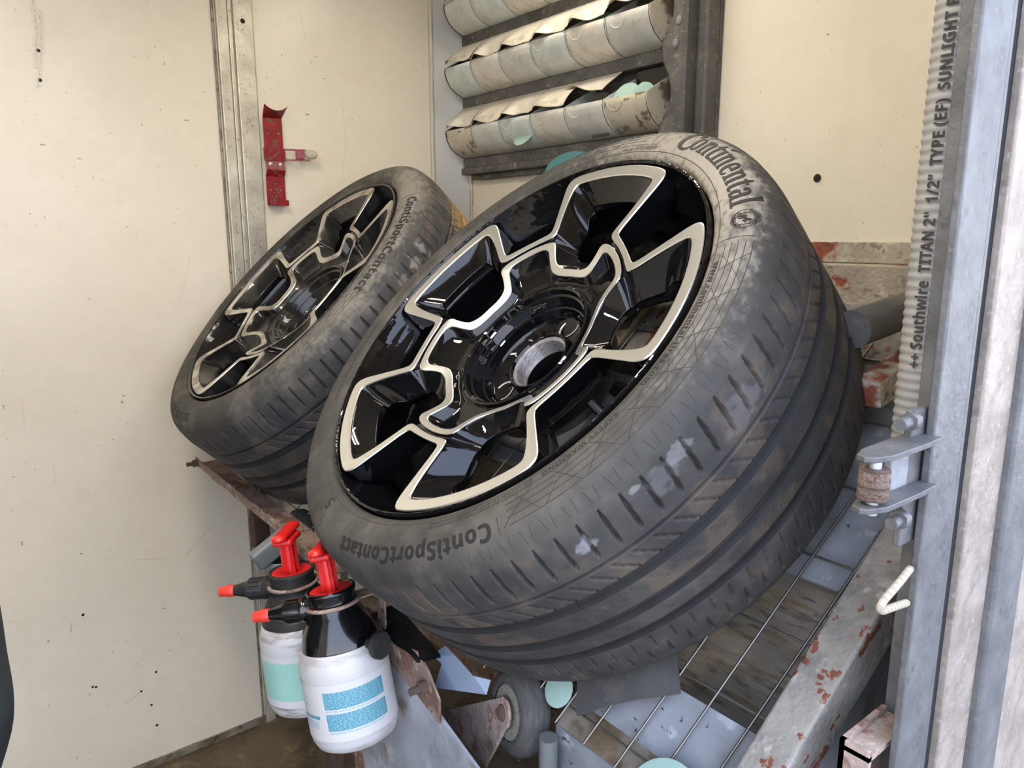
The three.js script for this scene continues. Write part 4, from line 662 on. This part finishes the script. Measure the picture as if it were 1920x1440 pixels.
{ // jamb: seal and post
  struct('trim_4', box(1.688, 1.696, 0, 2.15, 0.584, 0.612, 0.002), M.seal, 'black rubber seal beside the door post', 'trim');
  const g = new THREE.Group(); g.name = 'door_1'; g.userData = { kind: 'structure', label: 'beige metal door post with stepped faces', category: 'door post' }; scene.add(g);
  part('post_face', box(1.69, 1.704, -0.6, 2.2, 0.513, 0.586, 0.003), M.beigePost, g); part('post_face', box(1.69, 1.712, -0.6, 2.2, 0.440, 0.514, 0.004), M.zinc, g); part('post_face', box(1.69, 1.704, -0.6, 2.2, 0.20, 0.441, 0.002), M.beigePost, g);
  part('post_rivet', new THREE.SphereGeometry(0.008, 14, 8).scale(0.4, 1, 1).translate(1.7125, 1.19, 0.475), M.zinc, g);
}
{ // corrugated conduit with printed lettering
  const o = thing('flexible_conduit', 'grey corrugated flexible conduit with printed black lettering', 'conduit'), cx = 1.652, cz = 0.592, R = 0.020, pts = [];
  for (let y = 1.19; y < 2.15; y += 0.0018) pts.push(new THREE.Vector2(R + 0.0007 * Math.sin(y / 0.0085 * Math.PI * 2), y));
  part('conduit_tube', new THREE.LatheGeometry(pts, 28).translate(cx, 0, cz), std(0x96928a, 0.6), o);
  const t = new TextGeometry('++ Southwire  TITAN 2"  1/2"  TYPE (EF)  SUNLIGHT RESISTANT', { font: fontSans, size: 0.0092, depth: 0.0008, curveSegments: 3, bevelEnabled: false }), p = t.attributes.position;
  const face = Math.atan2(1.315 - cz, 1.95 - cx) + 0.62; // faces the doorway
  for (let i = 0; i < p.count; i++) { const ang = face - 0.25 + (0.0105 / 2 - p.getY(i)) / R * -1, r = R + 0.0009 + p.getZ(i); const y = 1.262 + p.getX(i) * 1.0; p.setXYZ(i, cx + Math.cos(-ang) * r, y, cz - Math.sin(-ang) * r); }
  t.computeVertexNormals(); part('conduit_lettering', muv(t), std(0x35322e, 0.7), o, 'black printed lettering');
}
// screws and drill holes in the wall panels
function wallDot(name, label, cat, r, pos, nrm, m) { const o = new THREE.Mesh(new THREE.SphereGeometry(r, 12, 8).scale(1, 1, 0.35), m); o.name = numbered(name); o.userData = { label, category: cat, group: 'screws in the wall panels' }; o.quaternion.setFromUnitVectors(V3(0, 0, 1), V3(...nrm)); o.position.set(...pos); o.castShadow = o.receiveShadow = true; scene.add(o); return o; }
wallDot('wall_screw', 'rusty screw head in the cream back wall', 'screw', 0.0075, [1.19, 1.487, 0.0015], [0, 0, 1], M.darkRust);
{
  const L = [[0.477, 1.112, 0.006], [0.281, 1.110, 0.005], [0.278, 1.103, 0.005], [0.265, 0.965, 0.005], [0.177, 0.984, 0.005], [0.114, 0.976, 0.006], [0.225, 1.004, 0.005], [1.771, 1.067, 0.006], [1.711, 1.07, 0.006]];
  for (const [y, z, r] of L) wallDot('drill_hole', 'small black drill hole in the cream left wall', 'hole', r * 0.6, [0.0005, y, z], [1, 0, 0], M.black).userData.group = 'drill holes in the left wall';
}
// ---------- a person standing in the truck, mostly outside the frame ----------
function sdfMesh(bones, c, half, res, k, dist = null) {
  const mc = new MarchingCubes(res, new THREE.MeshStandardMaterial(), false, false, 120000); mc.isolation = 0;
  const n = res, F = mc.field, P = V3(), cap = bones.map(([a, b, ra, rb]) => ({ a: V3(...a), d: V3(...b).sub(V3(...a)), ra, rb }));
  for (const q of cap) q.l2 = Math.max(1e-9, q.d.lengthSq());
  for (let z = 0; z < n; z++) for (let y = 0; y < n; y++) for (let x = 0; x < n; x++) {
    P.set((x - n / 2) / (n / 2) * half + c[0], (y - n / 2) / (n / 2) * half + c[1], (z - n / 2) / (n / 2) * half + c[2]);
    let s = 0, m = 1e9; for (const q of cap) { const ex = P.x - q.a.x, ey = P.y - q.a.y, ez = P.z - q.a.z; let t = (ex * q.d.x + ey * q.d.y + ez * q.d.z) / q.l2; t = t < 0 ? 0 : t > 1 ? 1 : t; const dx = ex - q.d.x * t, dy = ey - q.d.y * t, dz_ = ez - q.d.z * t; const dd = Math.sqrt(dx * dx + dy * dy + dz_ * dz_) - (q.ra + (q.rb - q.ra) * t); if (dd < m) m = dd; if (dd < 0.2) s += Math.exp(-dd / k); }
    F[z * n * n + y * n + x] = s > 0 ? Math.max(-1, Math.min(1, k * Math.log(s) * 10)) : -1;
  }
  mc.update(); const cnt = mc.count, pos = new Float32Array(cnt * 3), nor = new Float32Array(cnt * 3);
  for (let i = 0; i < cnt; i++) for (let j = 0; j < 3; j++) { pos[i * 3 + j] = mc.positionArray[i * 3 + j] * half + c[j]; nor[i * 3 + j] = mc.normalArray[i * 3 + j]; }
  const g = new THREE.BufferGeometry(); g.setAttribute('position', new THREE.BufferAttribute(pos, 3)); g.setAttribute('normal', new THREE.BufferAttribute(nor, 3)); g.setAttribute('uv', new THREE.BufferAttribute(new Float32Array(cnt * 2), 2)); return g;
}
{
  // facing the bench (-z); feet on the floor
  const o = thing('person', 'person in a dark grey work jacket and trousers standing beside the cream left wall', 'person', null, [0.80, 0, 1.405]);
  const B = [], add = (a, b, r0, r1) => B.push([a, b, r0, r1 ?? r0]);
  for (const s of [-1, 1]) {
    add([s * 0.10, 0.05, -0.10], [s * 0.095, 0.06, 0.06], 0.042, 0.048); add([s * 0.095, 0.09, 0.04], [s * 0.10, 0.48, 0.0], 0.052, 0.068); add([s * 0.10, 0.48, 0.0], [s * 0.095, 0.90, 0.01], 0.072, 0.105);
    add([s * 0.19, 1.42, 0.02], [s * 0.26, 1.14, 0.05], 0.062, 0.052); add([s * 0.26, 1.14, 0.05], [s * 0.265, 0.90, 0.0], 0.052, 0.040);
  }
  add([-0.09, 0.80, 0.0], [0.09, 0.80, 0.0], 0.108); add([-0.11, 1.37, 0.02], [0.11, 1.37, 0.02], 0.09); add([-0.15, 1.43, 0.03], [0.15, 1.43, 0.03], 0.062); add([0, 1.42, 0.02], [0, 1.55, 0.0], 0.062, 0.055);
  for (let y = 0.84; y < 1.36; y += 0.06) { const w = 0.088 + 0.018 * sm(1.05, 1.35, y), r = 0.112 + 0.004 * Math.cos((y - 1.1) * 6); add([-w, y, 0.008], [w, y, 0.008], r); }
  const body = sdfMesh(B, [0, 0.86, 0], 0.90, 118, 0.012);
  const head = sdfMesh([[[0, 1.66, 0.005], [0, 1.68, 0.0], 0.088, 0.09], [[0, 1.60, -0.03], [0, 1.575, -0.045], 0.052, 0.034], [[0, 1.545, 0.0], [0, 1.62, 0.0], 0.055, 0.05], [[0, 1.645, -0.084], [0, 1.622, -0.096], 0.009, 0.012], [[-0.016, 1.592, -0.084], [0.016, 1.592, -0.084], 0.0075], [[0.09, 1.645, 0.005], [0.092, 1.61, 0.005], 0.014, 0.01], [[-0.09, 1.645, 0.005], [-0.092, 1.61, 0.005], 0.014, 0.01]], [0, 1.64, -0.01], 0.17, 70, 0.008);
  const hands = [];
  for (const s of [-1, 1]) {
    const F = [[[0, 0, 0], [0, -0.075, -0.012], 0.024, 0.026], [[0, -0.03, 0.012], [0, -0.075, 0.014], 0.02, 0.02], [[0, -0.03, -0.03], [0, -0.075, -0.034], 0.018, 0.018], [[0, 0.03, 0], [0, 0, 0], 0.026, 0.025]];
    for (const [z, l] of [[-0.036, 0.062], [-0.014, 0.072], [0.008, 0.068], [0.028, 0.052]]) { F.push([[0, -0.078, z], [s * -0.010, -0.078 - l * 0.5, z - 0.002], 0.0095, 0.009], [[s * -0.010, -0.078 - l * 0.5, z - 0.002], [s * -0.032, -0.078 - l, z - 0.004], 0.009, 0.0075]); }
    F.push([[0, -0.025, -0.03], [s * -0.012, -0.055, -0.062], 0.012, 0.0105], [[s * -0.012, -0.055, -0.062], [s * -0.018, -0.088, -0.070], 0.0105, 0.0085]);
    hands.push(sdfMesh(F.map(([a, b, r, q]) => [[a[0] + s * 0.266, a[1] + 0.875, a[2] - 0.005], [b[0] + s * 0.266, b[1] + 0.875, b[2] - 0.005], r, q]), [s * 0.262, 0.80, -0.01], 0.125, 70, 0.003));
  }
  const paint = (g, fn) => { const p = g.attributes.position, c = new Float32Array(p.count * 3); for (let i = 0; i < p.count; i++) c.set(fn(p.getX(i), p.getY(i), p.getZ(i)), i * 3); g.setAttribute('color', new THREE.BufferAttribute(c, 3)); return g; };
  const skin = [0.48, 0.28, 0.19], coat = [0.032, 0.038, 0.036], trouser = [0.022, 0.025, 0.026], shoe = [0.01, 0.01, 0.01];
  const all = mergeGeometries([paint(body, (x, y, z) => y < 0.10 ? shoe : y < 0.80 && Math.abs(x) < 0.235 ? trouser : coat), paint(head, () => skin), ...hands.map((h) => paint(h, () => skin))]);
  part('body', all, new THREE.MeshPhysicalMaterial({ vertexColors: true, roughness: 0.85, bumpMap: null }), o, 'dark work clothes');
  part('hair', new THREE.SphereGeometry(0.098, 28, 18, 0, Math.PI * 2, 0, Math.PI * 0.52).rotateX(0.35).translate(0, 1.682, 0.008), std(0x2a1f18, 0.8), o, 'short dark hair');
  for (const s of [-1, 1]) part('eye', new THREE.SphereGeometry(0.011, 12, 10).translate(s * 0.032, 1.652, -0.078), std(0x2b2320, 0.2), o);
}
renderer.render(scene, camera);
